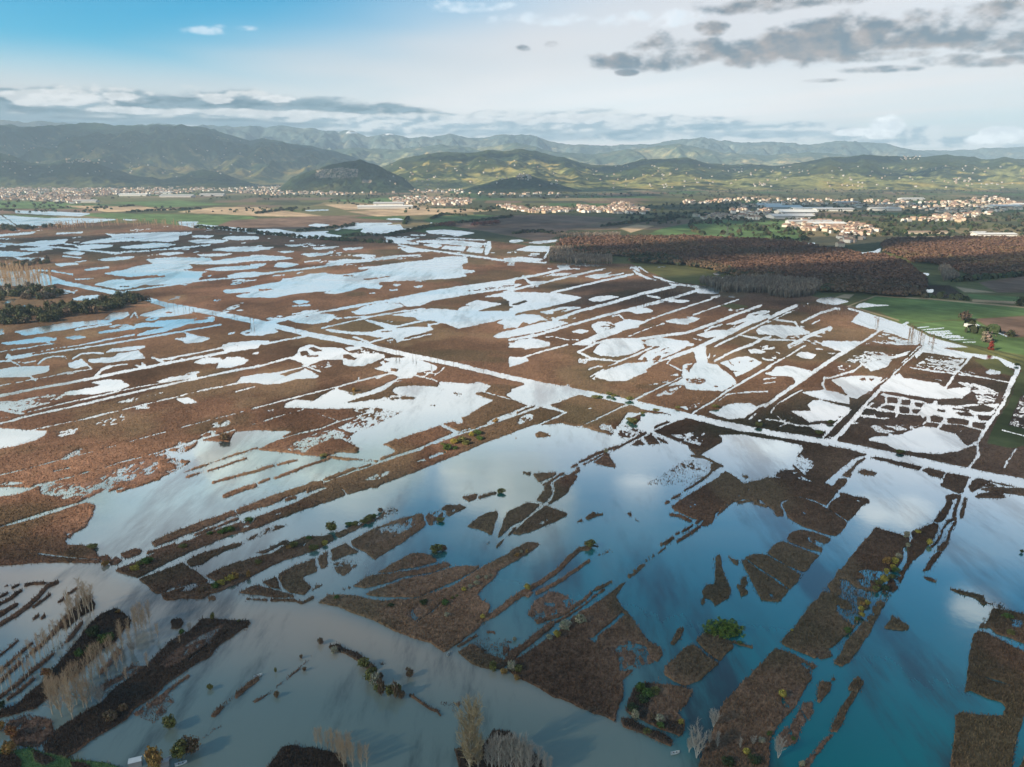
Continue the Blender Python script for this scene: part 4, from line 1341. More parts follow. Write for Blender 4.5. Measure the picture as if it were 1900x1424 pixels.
def hill_point(u, v, which=None):
    """the spot on a front slope that is seen at photo position (u, v)"""
    best = None
    for name, P, pu, pv in HILLS[:5]:
        k = np.argmin((pu-u)**2+((pv-v)*2)**2); e = (pu[k]-u)**2+((pv[k]-v)*2)**2
        if e < 40 and (best is None or P[k, 1] < best[1]): best = P[k]
    return best
HAZE_TOP = max(float(P[:, 2].max()) for _, P, _u, _v in HILLS)+60
# ------------------------------------------------------------------ trees and bushes
def tubes(segs, n=3):
    """segs (k,8): x0 y0 z0 r0 x1 y1 z1 r1 -> open tubes"""
    S = np.asarray(segs, float); k = len(S)
    a, b = S[:, :3], S[:, 4:7]; d = b-a; d /= np.linalg.norm(d, axis=1, keepdims=True)+1e-9
    up = np.where(np.abs(d[:, 2:3]) > .9, [[1., 0, 0]], [[0, 0, 1.]])
    u = np.cross(d, up); u /= np.linalg.norm(u, axis=1, keepdims=True)+1e-9; v = np.cross(d, u)
    th = np.arange(n)*2*math.pi/n
    ring = u[:, None]*np.cos(th)[None, :, None]+v[:, None]*np.sin(th)[None, :, None]
    A = a[:, None]+ring*S[:, 3][:, None, None]; B = b[:, None]+ring*S[:, 7][:, None, None]
    Vv = np.concatenate([A, B], 1).reshape(-1, 3); base = (np.arange(k)*2*n)[:, None]
    j = np.arange(n); j2 = (j+1) % n
    q = np.stack([j, j2, n+j2, n+j], -1)[None]+base[..., None]
    return Vv, q.reshape(-1, 4)

def bare_parts(seed, h=10.0, spread=.26, nl=34, stems=1, low=.14, up=(18, 40), twn=16, twr=.0028, taper=.75):
    g = np.random.default_rng(seed); trunk = []; twig = []
    for s in range(stems):
        lean = np.array([0., 0, 1]) if stems == 1 else np.array([math.cos(s*2*math.pi/stems+g.uniform(-.4, .4))*g.uniform(.1, .34), math.sin(s*2*math.pi/stems)*g.uniform(.1, .34), 1.])
        lean /= np.linalg.norm(lean); hh = h*(1 if stems == 1 else g.uniform(.7, 1))
        pts = [np.zeros(3)]; ns = 7
        for i in range(ns):
            pts.append(pts[-1]+lean*hh/ns+g.normal(0, .012*h, 3)*[1, 1, 0])
        rr = lambda t: h*.0125*(1-t)**taper+h*.0022
        for i in range(ns): trunk.append([*pts[i], rr(i/ns), *pts[i+1], rr((i+1)/ns)])
        n_l = max(6, nl//stems)
        for i in range(n_l):
            t = low+(1-low)*(i+g.uniform(0, .9))/n_l*.97; fi = min(t*ns, ns-1e-3); k = int(fi)
            p = pts[k]+(pts[k+1]-pts[k])*(fi-k); az = i*2.4+g.uniform(-.5, .5)
            prof = math.sin(math.pi*min(1, (.18+.82*(1-t)*1.05)))*.55+.45*(1-t)
            L_ = hh*spread*(.45+.85*prof)*g.uniform(.75, 1.2)
            a = R(g.uniform(*up)); d_ = np.array([math.cos(az)*math.sin(a), math.sin(az)*math.sin(a), math.cos(a)])
            q0 = p; r0 = rr(t)*.55
            for j in range(3):
                d2 = d_+g.normal(0, .10, 3)+np.array([0, 0, .12*j]); d2 /= np.linalg.norm(d2)
                q1 = q0+d2*L_/3; r1 = r0*.66
                trunk.append([*q0, r0, *q1, r1])
                for m in range(twn//3):
                    f = g.uniform(.1, 1); s0 = q0+(q1-q0)*f; e = d2+g.normal(0, .42, 3)+np.array([0, 0, .35]); e /= np.linalg.norm(e)
                    l1 = h*g.uniform(.05, .11); s1 = s0+e*l1
                    twig.append([*s0, h*twr, *s1, h*twr*.6])
                    for _ in range(2):
                        e2 = e+g.normal(0, .38, 3)+np.array([0, 0, .2]); e2 /= np.linalg.norm(e2)
                        s2 = s0+(s1-s0)*g.uniform(.35, 1); twig.append([*s2, h*twr*.7, *(s2+e2*l1*.75), h*twr*.4])
                q0, r0 = q1, r1
    return tubes(trunk, 5), tubes(twig, 3)

def leaf_cloud(seed, w, h, nclump, per, leaf, base=.12, lumps=None, squash=1.0, hollow=.55):
    g = np.random.default_rng(seed); C_ = []
    if lumps is None: lumps = [(0, 0, base*h+(1-base)*h*.5, w/2, (1-base)*h*.52)]
    for i in range(nclump):
        lx, ly, lz, rw, rh = lumps[i % len(lumps)]
        d = g.normal(size=3); d /= np.linalg.norm(d); r = hollow+(1-hollow)*g.random()**.5
        C_.append((lx+d[0]*rw*r, ly+d[1]*rw*r, max(lz+d[2]*rh*r, .04*h), g.uniform(.75, 1.25)))
    C_ = np.array(C_); ctr = np.repeat(C_, per, 0)
    n = len(ctr); off = g.normal(size=(n, 3))*leaf*1.25*ctr[:, 3:4]*[1, 1, .8]
    P = ctr[:, :3]+off
    nrm = off+.6*(P-[0, 0, h*.45])/max(w, h)*leaf*2+g.normal(size=(n, 3))*leaf*.7; nrm /= np.linalg.norm(nrm, axis=1, keepdims=True)
    t = np.cross(nrm, g.normal(size=(n, 3))); t /= np.linalg.norm(t, axis=1, keepdims=True); b2 = np.cross(nrm, t)
    s = (leaf*g.uniform(.5, 1.15, n))[:, None]
    Vv = np.stack([P-t*s-b2*s*.6, P+t*s-b2*s*.6, P+t*s*.7+b2*s*.7, P-t*s*.7+b2*s*.7], 1).reshape(-1, 3)
    Vv[:, 2] = np.maximum(Vv[:, 2], .02)
    F_ = np.arange(4*n).reshape(-1, 4)
    tn = np.repeat((g.uniform(.6, 1.35, (nclump, 1))*g.uniform(.9, 1.1, (nclump, 3))), per, 0)*g.uniform(.75, 1.25, (n, 1))
    return Vv, F_, np.repeat(tn, 4, 0)

leaf_mat = tone_mat('foliage', .85, .25, 1.5, 0, .1)
bark_pale = plain_mat('pale_bark', (.48, .40, .30), .9, .3, 1.2); bark_grey = plain_mat('grey_bark', (.36, .34, .30), .9, .25, 1.2); bark_dark = plain_mat('dark_bark', (.07, .052, .038), .9)
twig_tan = plain_mat('tan_twigs', (.43, .295, .18), .9, .25, 1); twig_grey = plain_mat('grey_twigs', (.36, .32, .27), .9, .25, 1); twig_olive = plain_mat('olive_twigs', (.38, .29, .165), .9, .3, 1)
twig_brown = plain_mat('brown_twigs', (.17, .12, .085), .9, .3, 1)

PROTO = {}
def proto_bare(key, seed, bark, twig, **kw):
    (tv, tf), (cv, cf) = bare_parts(seed, **kw)
    PROTO[key] = (mesh_np('trunk', tv, tf, [bark]), mesh_np('crown', cv, cf, [twig]), 10.0)
for i in range(3):
    proto_bare(('poplar', i), 10+i, bark_pale, twig_tan, spread=.25, nl=30, twn=9, twr=.0024, taper=.6)
    proto_bare(('grey', i), 20+i, bark_grey, twig_grey, spread=.24, nl=34, up=(14, 32), twn=11, taper=.6)
    proto_bare(('thin', i), 30+i, bark_pale, twig_tan, spread=.15, nl=20, low=.4, up=(20, 45), twn=6, taper=.55)
    proto_bare(('vase', i), 40+i, bark_grey, twig_grey, spread=.30, nl=42, stems=5, low=.25, up=(15, 45))
proto_bare(('oliveb', 0), 51, bark_pale, twig_olive, spread=.30, nl=64, low=.08, up=(22, 46), twn=18)
proto_bare(('oliveb', 1), 52, bark_pale, twig_olive, spread=.27, nl=46, up=(20, 45))
KCOL = {'green': (.075, .115, .030), 'olive': (.135, .128, .042), 'yellow': (.32, .26, .055), 'pale': (.29, .265, .18), 'rust': (.24, .11, .045), 'orange': (.30, .18, .06), 'dark': (.045, .058, .026), 'brown': (.15, .10, .058)}
for kk, c in KCOL.items():
    for i in range(2):
        g_ = np.random.default_rng(hash2(np.array([len(kk)*7+ord(kk[0])]), np.array([i]), 3)[0].__hash__() % 10000)
        lumps = [(g_.uniform(-.22, .22)*8, g_.uniform(-.22, .22)*8, g_.uniform(.38, .62)*8, 8*g_.uniform(.22, .36), 8*g_.uniform(.22, .38)) for _ in range(6)]
        v, f, t = leaf_cloud(60+i+len(kk)*3, 8, 8, 90, 16, .42, lumps=lumps)
        PROTO[(kk, i)] = (mesh_np('trunk', *tubes([[0, 0, 0, .16, .1, 0, 2.5, .12], [.1, 0, 2.5, .12, .6, .5, 5, .05], [.1, 0, 2.2, .1, -.7, -.4, 4.6, .04]], 5), [bark_dark]),
                          mesh_np('crown', v, f, [leaf_mat], t*np.array(c)), 8.0)

def tree(kind, i, x, y, hpx, label, cat, group, wpx=None, rz=None, parts=True, name=None, spot=None, hm=None):
    X, Y = ground(x, y) if spot is None else spot[:2]
    z0 = 0.0 if spot is None else spot[2]
    me_t, me_c, h0 = PROTO[(kind, i)]
    H = hm if hm else hpx*axis_depth(x, y)/FPX*1.02
    s = H/h0; sxy = s
    if wpx: sxy = wpx*axis_depth(x, y)/FPX/8.0*1.08
    rz = random.uniform(0, 6.28) if rz is None else rz
    nm = name or ('bush' if cat == 'bush' else 'bare_tree' if me_c.materials[0] is not leaf_mat else 'tree')
    if parts:
        o = empty(nm, (X, Y, z0-.1), rz); o.scale = (sxy, sxy, s)
        link('trunk', me_t, o); link('crown', me_c, o)
    else:
        o = link(nm, me_c); o.location = (X, Y, z0-.1); o.rotation_euler = (0, 0, rz); o.scale = (sxy, sxy, s)
    tag(o, label, cat, group); return o

def tile(tx, ty):
    return lambda x, y: (tx+x/4, ty+y/4)
A0, A1, A2, A3 = [tile(x, 902) for x in (0, 475, 950, 1425)]
B0, B1, B2, B3 = [tile(x, 1163) for x in (0, 475, 950, 1425)]
D0, D1, D2, D3 = [tile(x, 380) for x in (0, 475, 950, 1425)]
C0_, C1_, C2_, C3_ = [tile(x, 641) for x in (0, 475, 950, 1425)]

# the double row of young poplars in the flood, lower left
lab = 'slender bare poplar in the double row standing in flood water at lower left'
for T_, pts, h in ((B0, [(15, 470), (50, 440), (95, 490), (75, 400), (110, 360), (165, 300), (215, 375), (235, 340), (220, 230), (310, 250), (335, 220), (290, 200), (395, 150), (435, 130), (450, 60), (490, 40), (340, 150), (380, 90), (530, 10), (140, 330), (190, 395), (270, 300), (20, 400), (255, 275), (415, 90), (365, 190), (505, 80)], 36),
                (A0, [(600, 990), (640, 965), (660, 925), (625, 905), (690, 935), (560, 1015), (520, 1040), (585, 1000), (645, 900), (670, 970), (540, 990), (610, 950)], 52)):
    for n_, (x, y) in enumerate(pts):
        p = T_(x, y); tree('thin', n_ % 3, p[0], p[1], h*random.uniform(.75, 1.15)*(1.0), lab, 'tree', 'young poplars in the flooded double row')
# the fawn grove between the two dark beds
lab = 'fawn bare poplar in the leaning grove between two dark beds at lower left'
big = [(545, 690, 330), (460, 670, 300), (390, 650, 250), (650, 620, 220), (620, 600, 210), (430, 560, 190), (560, 470, 210), (700, 330, 190), (760, 290, 180), (915, 170, 180), (940, 410, 110), (800, 390, 140), (870, 330, 130), (1335, 130, 70), (1170, 80, 110), (1100, 310, 120)]
fill = [(380, 560, 200), (420, 610, 230), (470, 560, 200), (510, 620, 240), (500, 500, 190), (600, 520, 180), (640, 480, 170), (680, 560, 180), (590, 420, 170), (640, 390, 160), (690, 420, 150), (740, 380, 150), (660, 330, 150), (720, 270, 150), (800, 240, 150), (780, 330, 130), (850, 280, 140), (830, 210, 150), (880, 240, 130), (910, 280, 110), (960, 120, 120), (1010, 60, 120), (1050, 30, 110), (960, 60, 120), (890, 90, 140), (570, 580, 220), (400, 480, 150), (540, 440, 150)]
for n_, (x, y, h) in enumerate(big+fill):
    p = B0(x, y); tree('poplar', n_ % 3, p[0], p[1], h/4, lab, 'tree', 'bare poplars of the leaning grove')
for n_, (x, y, h) in enumerate([(1060, 1040, 180), (1000, 1044, 150), (1110, 1020, 160), (1030, 1060, 170), (1085, 1060, 150)]):
    p = A0(x, y); tree('poplar', n_ % 3, p[0], p[1], h/4, 'tan bare poplar in the small clump at the grove\'s upper end on the river', 'tree', 'tan poplars at the river end')
p = B0(745, 580); tree('vase', 0, *p, 44, 'whitish bare tree with several stems in front of the fawn grove', 'tree', 'single trees at lower left')
p = B0(985, 200); tree('vase', 1, *p, 32, 'pale fan shaped bare tree standing in water at the upper part of the grove', 'tree', 'single trees at lower left')
p = B0(1410, 40); tree('vase', 2, *p, 20, 'short pale bare tree on the upper tip of the dark scrub bed', 'tree', 'single trees at lower left')
for (x, y, wd, h, kk, lab) in [
    (1262, 765, 100, 115, 'olive', 'round olive bush standing alone in the brown flood water with a dark reflection'),
    (1350, 985, 120, 170, 'olive', 'tall olive half of the double bush by the flooded sheds'),
    (1420, 940, 120, 160, 'brown', 'brownish half of the double bush by the flooded sheds'),
    (1560, 470, 45, 50, 'olive', 'tiny lone bush in the flood beside the long thin dyke'),
    (345, 365, 75, 65, 'rust', 'rust red bush at the water\'s edge below the young poplars'),
    (920, 625, 75, 75, 'brown', 'upper brown bush on the front edge of the big dark bed'),
    (820, 700, 105, 90, 'brown', 'larger brown bush on the front edge of the big dark bed'),
    (70, 940, 95, 110, 'orange', 'orange bush in the bottom left corner by the green bank'),
    (95, 820, 80, 110, 'rust', 'rusty little tree above the orange corner bush'),
    (5, 770, 70, 90, 'orange', 'orange bush cut by the left edge of the picture'),
    (785, 115, 100, 80, 'green', 'green bush on top of the dark bed nearest the river'),
    (700, 70, 90, 80, 'dark', 'dark green bush beside the green bush on the dark bed'),
    (590, 215, 70, 55, 'green', 'small green bush on the left slope of the dark bed'),
    (690, 180, 90, 60, 'dark', 'dark bush halfway down the dark bed'),
    (1350, 55, 45, 45, 'green', 'bright green bush at the upper end of the dark scrub bed'),
    (20, 600, 60, 60, 'dark', 'dark bush at the left edge under the young poplar rows')]:
    p = B0(x, y); tree(kk, random.randrange(2), p[0], p[1], h/4, lab, 'bush', 'bushes at lower left', wpx=wd/4)
p = B0(1165, 1060); tree('orange', 0, p[0], p[1], 54, 'tall thin crowned tree with orange yellow leaves by the flooded sheds', 'tree', 'single trees at lower left', wpx=34)
# bottom edge groves
lab = 'tan bare poplar in the fan shaped clump at the bottom edge left of centre'
for n_, (x, y, h) in enumerate([(450, 890, 140), (485, 900, 155), (530, 925, 165), (560, 880, 130), (600, 935, 165), (640, 965, 190), (690, 965, 190), (620, 1010, 200), (670, 1035, 205), (720, 1050, 190), (770, 1010, 160), (820, 1044, 180), (785, 1050, 150), (575, 960, 170), (700, 1000, 180), (650, 1060, 200)]):
    p = B1(x, y); tree('poplar', n_ % 3, p[0], p[1], h/4*1.02, lab, 'tree', 'tan poplars in the bottom edge clump')
p = B1(1590, 1075); tree('oliveb', 0, *p, 126, 'tallest olive brown poplar at the bottom edge, in front of a dark pool', 'tree', 'tall trees at the bottom edge')
p = B1(1650, 1060); tree('oliveb', 1, *p, 66, 'lower olive brown poplar leaning against the tallest one', 'tree', 'tall trees at the bottom edge')
lab = 'whitish grey bare poplar in the dense clump at the bottom edge'
for n_, (x, y, h) in enumerate([(1750, 1075, 260), (1800, 1085, 285), (1850, 1085, 260), (1715, 1060, 190), (1900, 1095, 300), (1945, 1095, 290), (1990, 1095, 275), (2040, 1105, 250), (2090, 1105, 220), (2140, 1110, 180), (2185, 1110, 150), (1870, 1060, 220), (1930, 1065, 250), (1830, 1065, 240), (1965, 1110, 270), (2020, 1120, 240), (1780, 1065, 220)]):
    p = B1(x, y); tree('grey', n_ % 3, p[0], p[1], h/4*1.05, lab, 'tree', 'whitish poplars in the bottom edge clump')
for (x, y, h, kk, i, lab) in [(1370, 975, 265, 'vase', 0, 'large white stemmed bare tree at the river corner of the long dark reed field'),
                              (1495, 745, 150, 'vase', 1, 'white bare tree on the reed field edge behind the large white stemmed one'),
                              (1315, 935, 120, 'vase', 2, 'small white bare tree at the water left of the large white stemmed one'),
                              (1465, 885, 120, 'grey', 0, 'thin bare tree just right of the large white stemmed one'),
                              (1525, 905, 125, 'grey', 1, 'second thin bare tree right of the large white stemmed one'),
                              (1690, 915, 95, 'grey', 2, 'short pale bare tree inside the dark scrub at the field end'),
                              (1790, 880, 80, 'vase', 1, 'bushy pale bare tree among the scrub at the field end')]:
    p = B2(x, y); tree(kk, i, p[0], p[1], h/4*1.04, lab, 'tree', 'white bare trees at the river corner')
p = B3(75, 975); tree('vase', 2, *p, 44, 'bare tan tree with forked limbs at the bottom right of centre', 'tree', 'tall trees at the bottom edge')

# bushes along the ditches, by place
def bushes(T_, group, spots, lab_of):
    for n_, sp in enumerate(spots):
        x, y, wd, h, kk = sp[:5]; lab = sp[5] if len(sp) > 5 else lab_of
        p = T_(x, y); tree(kk, n_ % 2, p[0], p[1], h/4*1.05, lab, 'bush', group, wpx=wd/4)
bushes(B1, 'bushes on the drowned dyke in the muddy flood', [
    (480, 130, 45, 60, 'brown', 'brown bush standing alone left of the drowned dyke'), (580, 195, 55, 60, 'pale', 'pale bush at the left end of the drowned dyke'),
    (800, 300, 85, 75, 'olive', 'wide olive bush halfway along the drowned dyke'), (850, 320, 50, 55, 'brown'), (840, 415, 80, 105, 'olive'), (885, 430, 80, 115, 'pale'), (930, 515, 55, 160, 'brown'), (905, 495, 55, 90, 'olive'), (870, 370, 60, 80, 'olive'), (930, 400, 50, 80, 'brown'),
    (1000, 525, 70, 110, 'olive'), (1035, 535, 55, 165, 'brown'), (1080, 535, 50, 80, 'brown'), (1060, 500, 40, 100, 'olive'),
    (1140, 375, 55, 85, 'brown', 'brown bush alone in the open flood right of the drowned dyke'), (155, 520, 45, 60, 'brown', 'twiggy brown bush alone in the flood with a long reflection'),
    (145, 345, 20, 50, 'olive', 'thin green sapling in the flood near the small boat'), (335, 235, 25, 40, 'brown', 'small brown sapling, upper of two in open flood'), (360, 328, 28, 40, 'brown', 'small brown sapling, lower of two in open flood'),
    (1760, 325, 60, 80, 'olive', 'olive bush at the tip of the muddy reed spit'), (1845, 345, 55, 50, 'orange', 'light orange bush on the muddy reed spit'), (1895, 330, 70, 90, 'pale', 'whitish bush at the mouth of the cut by the huge reed field')],
    'tall brown green bush in the thicket on the drowned dyke')
bushes(B2, 'bushes along the cut and the plots at lower centre', [
    (45, 335, 60, 60, 'olive'), (35, 395, 40, 45, 'orange'), (280, 95, 55, 50, 'pale'), (330, 80, 55, 60, 'yellow'), (390, 25, 75, 70, 'pale'), (20, 105, 32, 32, 'pale'),
    (915, 690, 55, 95, 'pale', 'pale upright bush in the green scrub of the plot by the river'), (1100, 715, 70, 75, 'pale'), (1040, 685, 50, 50, 'brown'), (1255, 725, 42, 45, 'yellow'),
    (950, 475, 80, 60, 'green', 'green bush at the top corner of the plot by the river'), (1000, 530, 100, 70, 'green'), (960, 560, 90, 60, 'dark'), (1060, 500, 80, 55, 'olive'), (900, 620, 80, 60, 'dark'), (1000, 790, 60, 40, 'olive'),
    (1740, 945, 60, 60, 'yellow'), (1850, 865, 55, 50, 'pale'), (1690, 130, 35, 28, 'green', 'small green bush on the tip of the plot under the green thicket'), (1100, 750, 60, 50, 'green'), (1600, 1020, 90, 70, 'dark'), (1800, 1010, 90, 70, 'dark')],
    'bush growing on the bank of a plot at lower centre')
bushes(A2, 'bushes in the central lagoon', [
    (510, 1020, 80, 80, 'pale', 'pale grey bush at the head of the huge brown reed field'), (400, 1044, 85, 60, 'pale', 'pale bush beside the cut above the huge reed field'), (585, 455, 75, 60, 'olive', 'round grey green bush at the upper end of the long thin dyke'),
    (112, 780, 45, 65, 'yellow', 'bright yellow bush at the lower end of the long thin dyke'), (110, 500, 26, 32, 'orange', 'small orange bush on the tufted strip'), (40, 528, 32, 36, 'orange', 'second small orange bush on the tufted strip'), (65, 500, 30, 30, 'pale', 'small pale bush on the tufted strip'),
    (600, 215, 40, 26, 'brown', 'brown bush on the scrubby islet in mid lagoon')], None)
bushes(A3, 'bushes along the winding ditch', [
    (1192, 440, 42, 60, 'yellow', 'pale yellow bush on the outer bank of the winding ditch'), (1025, 385, 45, 62, 'pale', 'grey bush at the top corner of the very long reed field'), (1105, 350, 45, 30, 'yellow'),
    (880, 580, 50, 60, 'orange'), (880, 660, 42, 60, 'yellow'), (855, 720, 60, 65, 'yellow'), (945, 580, 60, 55, 'yellow'), (910, 690, 50, 45, 'olive'), (820, 740, 55, 50, 'olive'), (735, 885, 40, 45, 'yellow'), (690, 925, 46, 45, 'yellow'), (695, 975, 38, 45, 'yellow'), (1040, 455, 40, 40, 'pale'), (970, 540, 50, 45, 'pale'), (930, 620, 45, 45, 'yellow'), (870, 780, 50, 50, 'dark'), (950, 640, 50, 40, 'green'), (660, 1000, 40, 40, 'green'), (800, 780, 50, 45, 'olive'), (700, 890, 40, 40, 'orange'), (920, 690, 45, 40, 'dark'), (1780, 980, 70, 40, 'green'), (1880, 495, 26, 30, 'dark', 'dark lone bush far out in the blue water at right')],
    'yellowish bush on the bank of the winding ditch')
bushes(B3, 'bushes on the dark fields at lower right', [
    (103, 520, 65, 70, 'yellow', 'pale yellow round bush in the middle of the dark reed field'), (190, 845, 36, 38, 'green', 'small green bush at the foot of the dark reed field'), (250, 1030, 45, 50, 'pale', 'pale bush on the thin strip at the bottom edge'), (590, 40, 60, 45, 'green', 'green bush at the lower end of the winding ditch'), (175, 35, 26, 24, 'yellow', 'tiny yellow bush near the top of the dark reed field'), (1800, 60, 60, 40, 'olive', 'olive bush on the patchy bed at the right edge'), (10, 810, 40, 40, 'green', 'green bush left of the parallel strips')], None)
bushes(A1, 'bushes along the tilted channel', [
    (560, 340, 88, 72, 'olive', 'large dome shaped olive bush beside the tilted channel'), (690, 292, 60, 26, 'green'), (740, 292, 60, 30, 'olive'), (800, 275, 60, 34, 'olive'), (845, 260, 75, 48, 'olive'), (880, 238, 45, 34, 'green'), (925, 195, 40, 40, 'brown'),
    (1340, 490, 90, 60, 'olive', 'tallest olive bush on the ragged islet in mid lagoon'), (1390, 480, 60, 50, 'brown', 'brown bush on the right end of the ragged islet'), (1820, 52, 62, 36, 'olive', 'round topped olive bush alone far out in the lagoon'), (430, 478, 70, 45, 'olive'), (280, 455, 60, 45, 'olive'), (515, 440, 50, 42, 'yellow'), (395, 395, 50, 25, 'green'), (1370, 262, 60, 30, 'olive', 'olive bush on the half drowned patch right of the tilted channel'), (20, 580, 50, 40, 'olive'),
    (240, 470, 40, 35, 'orange'), (170, 500, 50, 30, 'brown')], 'green olive shrub along the bank of the tilted channel')
bushes(A1, 'small bushes on the central headland', [(1642, 690, 38, 36, 'pale'), (1712, 695, 34, 40, 'pale'), (1640, 735, 44, 46, 'pale'), (1590, 760, 38, 40, 'pale'), (1540, 780, 42, 40, 'yellow'), (1490, 825, 28, 26, 'olive'), (1460, 842, 28, 26, 'olive'), (1405, 885, 60, 50, 'green', 'green bush on the central headland among pale ones'), (1742, 675, 28, 26, 'pale'), (1420, 975, 42, 46, 'pale', 'lone pinkish pale bush low on the central headland'), (1680, 985, 40, 46, 'yellow', 'yellow bush near the right tip of the central headland'), (600, 845, 40, 40, 'green', 'green bush at the left point of the central headland'), (1000, 900, 50, 30, 'dark', 'dark low bush on the left half of the central headland'), (1250, 880, 60, 40, 'dark', 'dark bush beside the narrow cut of the headland')], 'small pale bush in the line crossing the central headland')
bushes(A0, 'bushes on the left reed banks', [
    (1650, 735, 60, 48, 'yellow'), (1710, 712, 65, 58, 'yellow'), (1755, 690, 55, 65, 'orange'), (1845, 680, 28, 60, 'orange'), (1600, 755, 62, 42, 'green'), (1500, 780, 60, 40, 'brown'), (1010, 625, 70, 45, 'yellow', 'yellowish bush at the tip of the wide reed bank'), (1095, 575, 85, 55, 'green', 'green bush near the tip of the wide reed bank'), (1040, 590, 60, 40, 'olive'), (1360, 460, 60, 36, 'olive'), (1700, 340, 80, 44, 'green', 'green bush at the upper part of the wide reed bank'), (1645, 358, 60, 38, 'green'), (1560, 365, 40, 30, 'green'), (690, 462, 70, 40, 'olive', 'round green bush on the point of the big reed bed into the pale lagoon'), (1850, 260, 60, 30, 'green'), (1580, 1000, 30, 80, 'olive', 'narrow upright bush at the river edge of the scrub bed'), (1775, 1015, 24, 30, 'olive', 'small upright bush on the scrub bed by the river'), (880, 945, 32, 32, 'orange', 'small orange bush at the upper end of the dark bed'), (655, 840, 50, 30, 'rust', 'rust coloured bush at the head of the poplar row'), (780, 590, 50, 40, 'orange', 'orange bush on the small spit at the river mouth of the channel')],
    'bush on the reed banks between the straight channels at left')
bushes(C1_, 'bushes on the long diagonal bank', [(1420, 775, 70, 45, 'green'), (1470, 730, 60, 40, 'yellow'), (1530, 715, 70, 40, 'olive'), (1600, 680, 40, 40, 'yellow'), (1645, 660, 60, 36, 'green'), (1560, 740, 60, 36, 'olive'), (1660, 700, 55, 30, 'green'), (1780, 575, 45, 34, 'orange'), (1480, 775, 40, 26, 'green'), (1390, 745, 40, 26, 'olive'), (730, 345, 34, 34, 'orange'), (740, 780, 50, 28, 'brown'), (500, 825, 50, 22, 'olive')], 'shrub growing on the long diagonal bank of reeds')
bushes(C0_, 'bushes on the long diagonal bank', [(1665, 705, 80, 60, 'brown', 'big round fawn bush by the pale lagoon at left')], None)
bushes(C2_, 'bushes along the main canal', [(620, 395, 60, 26, 'olive'), (655, 395, 50, 24, 'green'), (720, 372, 40, 28, 'olive'), (755, 385, 40, 28, 'olive'), (870, 410, 60, 30, 'olive'), (1230, 470, 40, 24, 'olive'), (900, 575, 70, 36, 'olive'), (870, 560, 50, 30, 'olive'), (1830, 605, 60, 36, 'olive'), (1510, 465, 50, 30, 'olive'), (1070, 490, 50, 20, 'olive'), (970, 510, 40, 20, 'olive'), (700, 800, 30, 40, 'pale')], 'olive shrub along the banks of the main canal')
bushes(C3_, 'bushes along the main canal', [(380, 660, 60, 30, 'olive'), (980, 800, 60, 30, 'olive'), (460, 580, 50, 26, 'olive'), (1845, 155, 30, 26, 'dark')], 'olive shrub along the banks of the main canal')
# green thicket: one many-lobed willow
g_ = np.random.default_rng(5)
lumps = [(x*.5, y*.5, 1.1+g_.uniform(-.2, .5), 1.7, 1.5) for x, y in [(-7, 0), (-5, 2), (-4, -2), (-2, 1), (-1, 4), (0, -2), (2, 2), (3, -1), (5, 1), (6, -2), (1, 0), (-2, -3), (4, 3)]]
p = A2(1578, 1078); Xg, Yg = ground(*p); wd = 300/4*axis_depth(*p)/FPX
v, f, t = leaf_cloud(8, 9, 3, 420, 16, .16, lumps=lumps, hollow=.75)
o = empty('willow_thicket', (Xg, Yg, 0)); s = wd/9.6; o.scale = (s, s*1.2, s*.62)
link('crown', mesh_np('crown', v, f, [leaf_mat], t*np.array((.105, .150, .028))), o)
st = []
for k in range(9): a_ = k*.7; st.append([0, 0, 0, .09, math.cos(a_)*3*(k % 3)/2, math.sin(a_)*1.5, 1.6, .04])
link('trunk', mesh_np('trunk', *tubes(st, 5), [bark_dark]), o)
tag(o, 'bright green round thicket of willow standing in the teal water', 'thicket')

# ---- middle distance: the willow belts, canal trees and plantations at left
FAR = {}
for kk in ('olive', 'dark', 'brown', 'pale'):
    for i in range(3):
        v, f, t = leaf_cloud(700+i+len(kk), 8, 8, 38, 8, .85, base=.02, hollow=.08)
        c = {'olive': (.062, .064, .030), 'dark': (.038, .044, .024), 'brown': (.085, .062, .045), 'pale': (.16, .135, .10)}[kk]
        FAR[(kk, i)] = mesh_np('far_tree', v, f, [leaf_mat], t*np.array(c))
for i in range(3):
    tr, tw = bare_parts(800+i, spread=.15, nl=12, low=.35, up=(15, 38), twn=6, twr=.006)
    nv = len(tr[0]); FAR[('stick', i)] = mesh_np('far_bare_tree', np.concatenate([tr[0]*[1.5, 1.5, 1], tw[0]]), np.concatenate([tr[1], tw[1]+nv]), [twig_tan])
    FAR[('stickg', i)] = mesh_np('far_bare_tree', np.concatenate([tr[0]*[1.5, 1.5, 1], tw[0]]), np.concatenate([tr[1], tw[1]+nv]), [twig_brown])
def inside(poly, x, y):
    r = False; n = len(poly)
    for i in range(n):
        x1, y1 = poly[i]; x2, y2 = poly[(i+1) % n]
        if (y1 > y) != (y2 > y) and x < x1+(y-y1)*(x2-x1)/(y2-y1): r = not r
    return r
def scatter(poly, n, seed):
    g = random.Random(seed); bx = [p[0] for p in poly]; by = [p[1] for p in poly]; out = []
    while len(out) < n:
        x, y = g.uniform(min(bx), max(bx)), g.uniform(min(by), max(by))
        if inside(poly, x, y): out.append((x, y))
    return out
def far_one(kk, x, y, hm, wm, label, cat, group, name):
    X, Y = ground(x, y); i = random.randrange(3); me = FAR[(kk, i)]
    o = link(name, me); o.location = (X, Y, -.1); o.rotation_euler = (0, 0, random.uniform(0, 6.28))
    k = 10. if kk[:5] == 'stick' else 8.
    o.scale = (wm/8., wm/8., hm/k) if k == 8. else (hm/k, hm/k, hm/k); tag(o, label, cat, group); return o
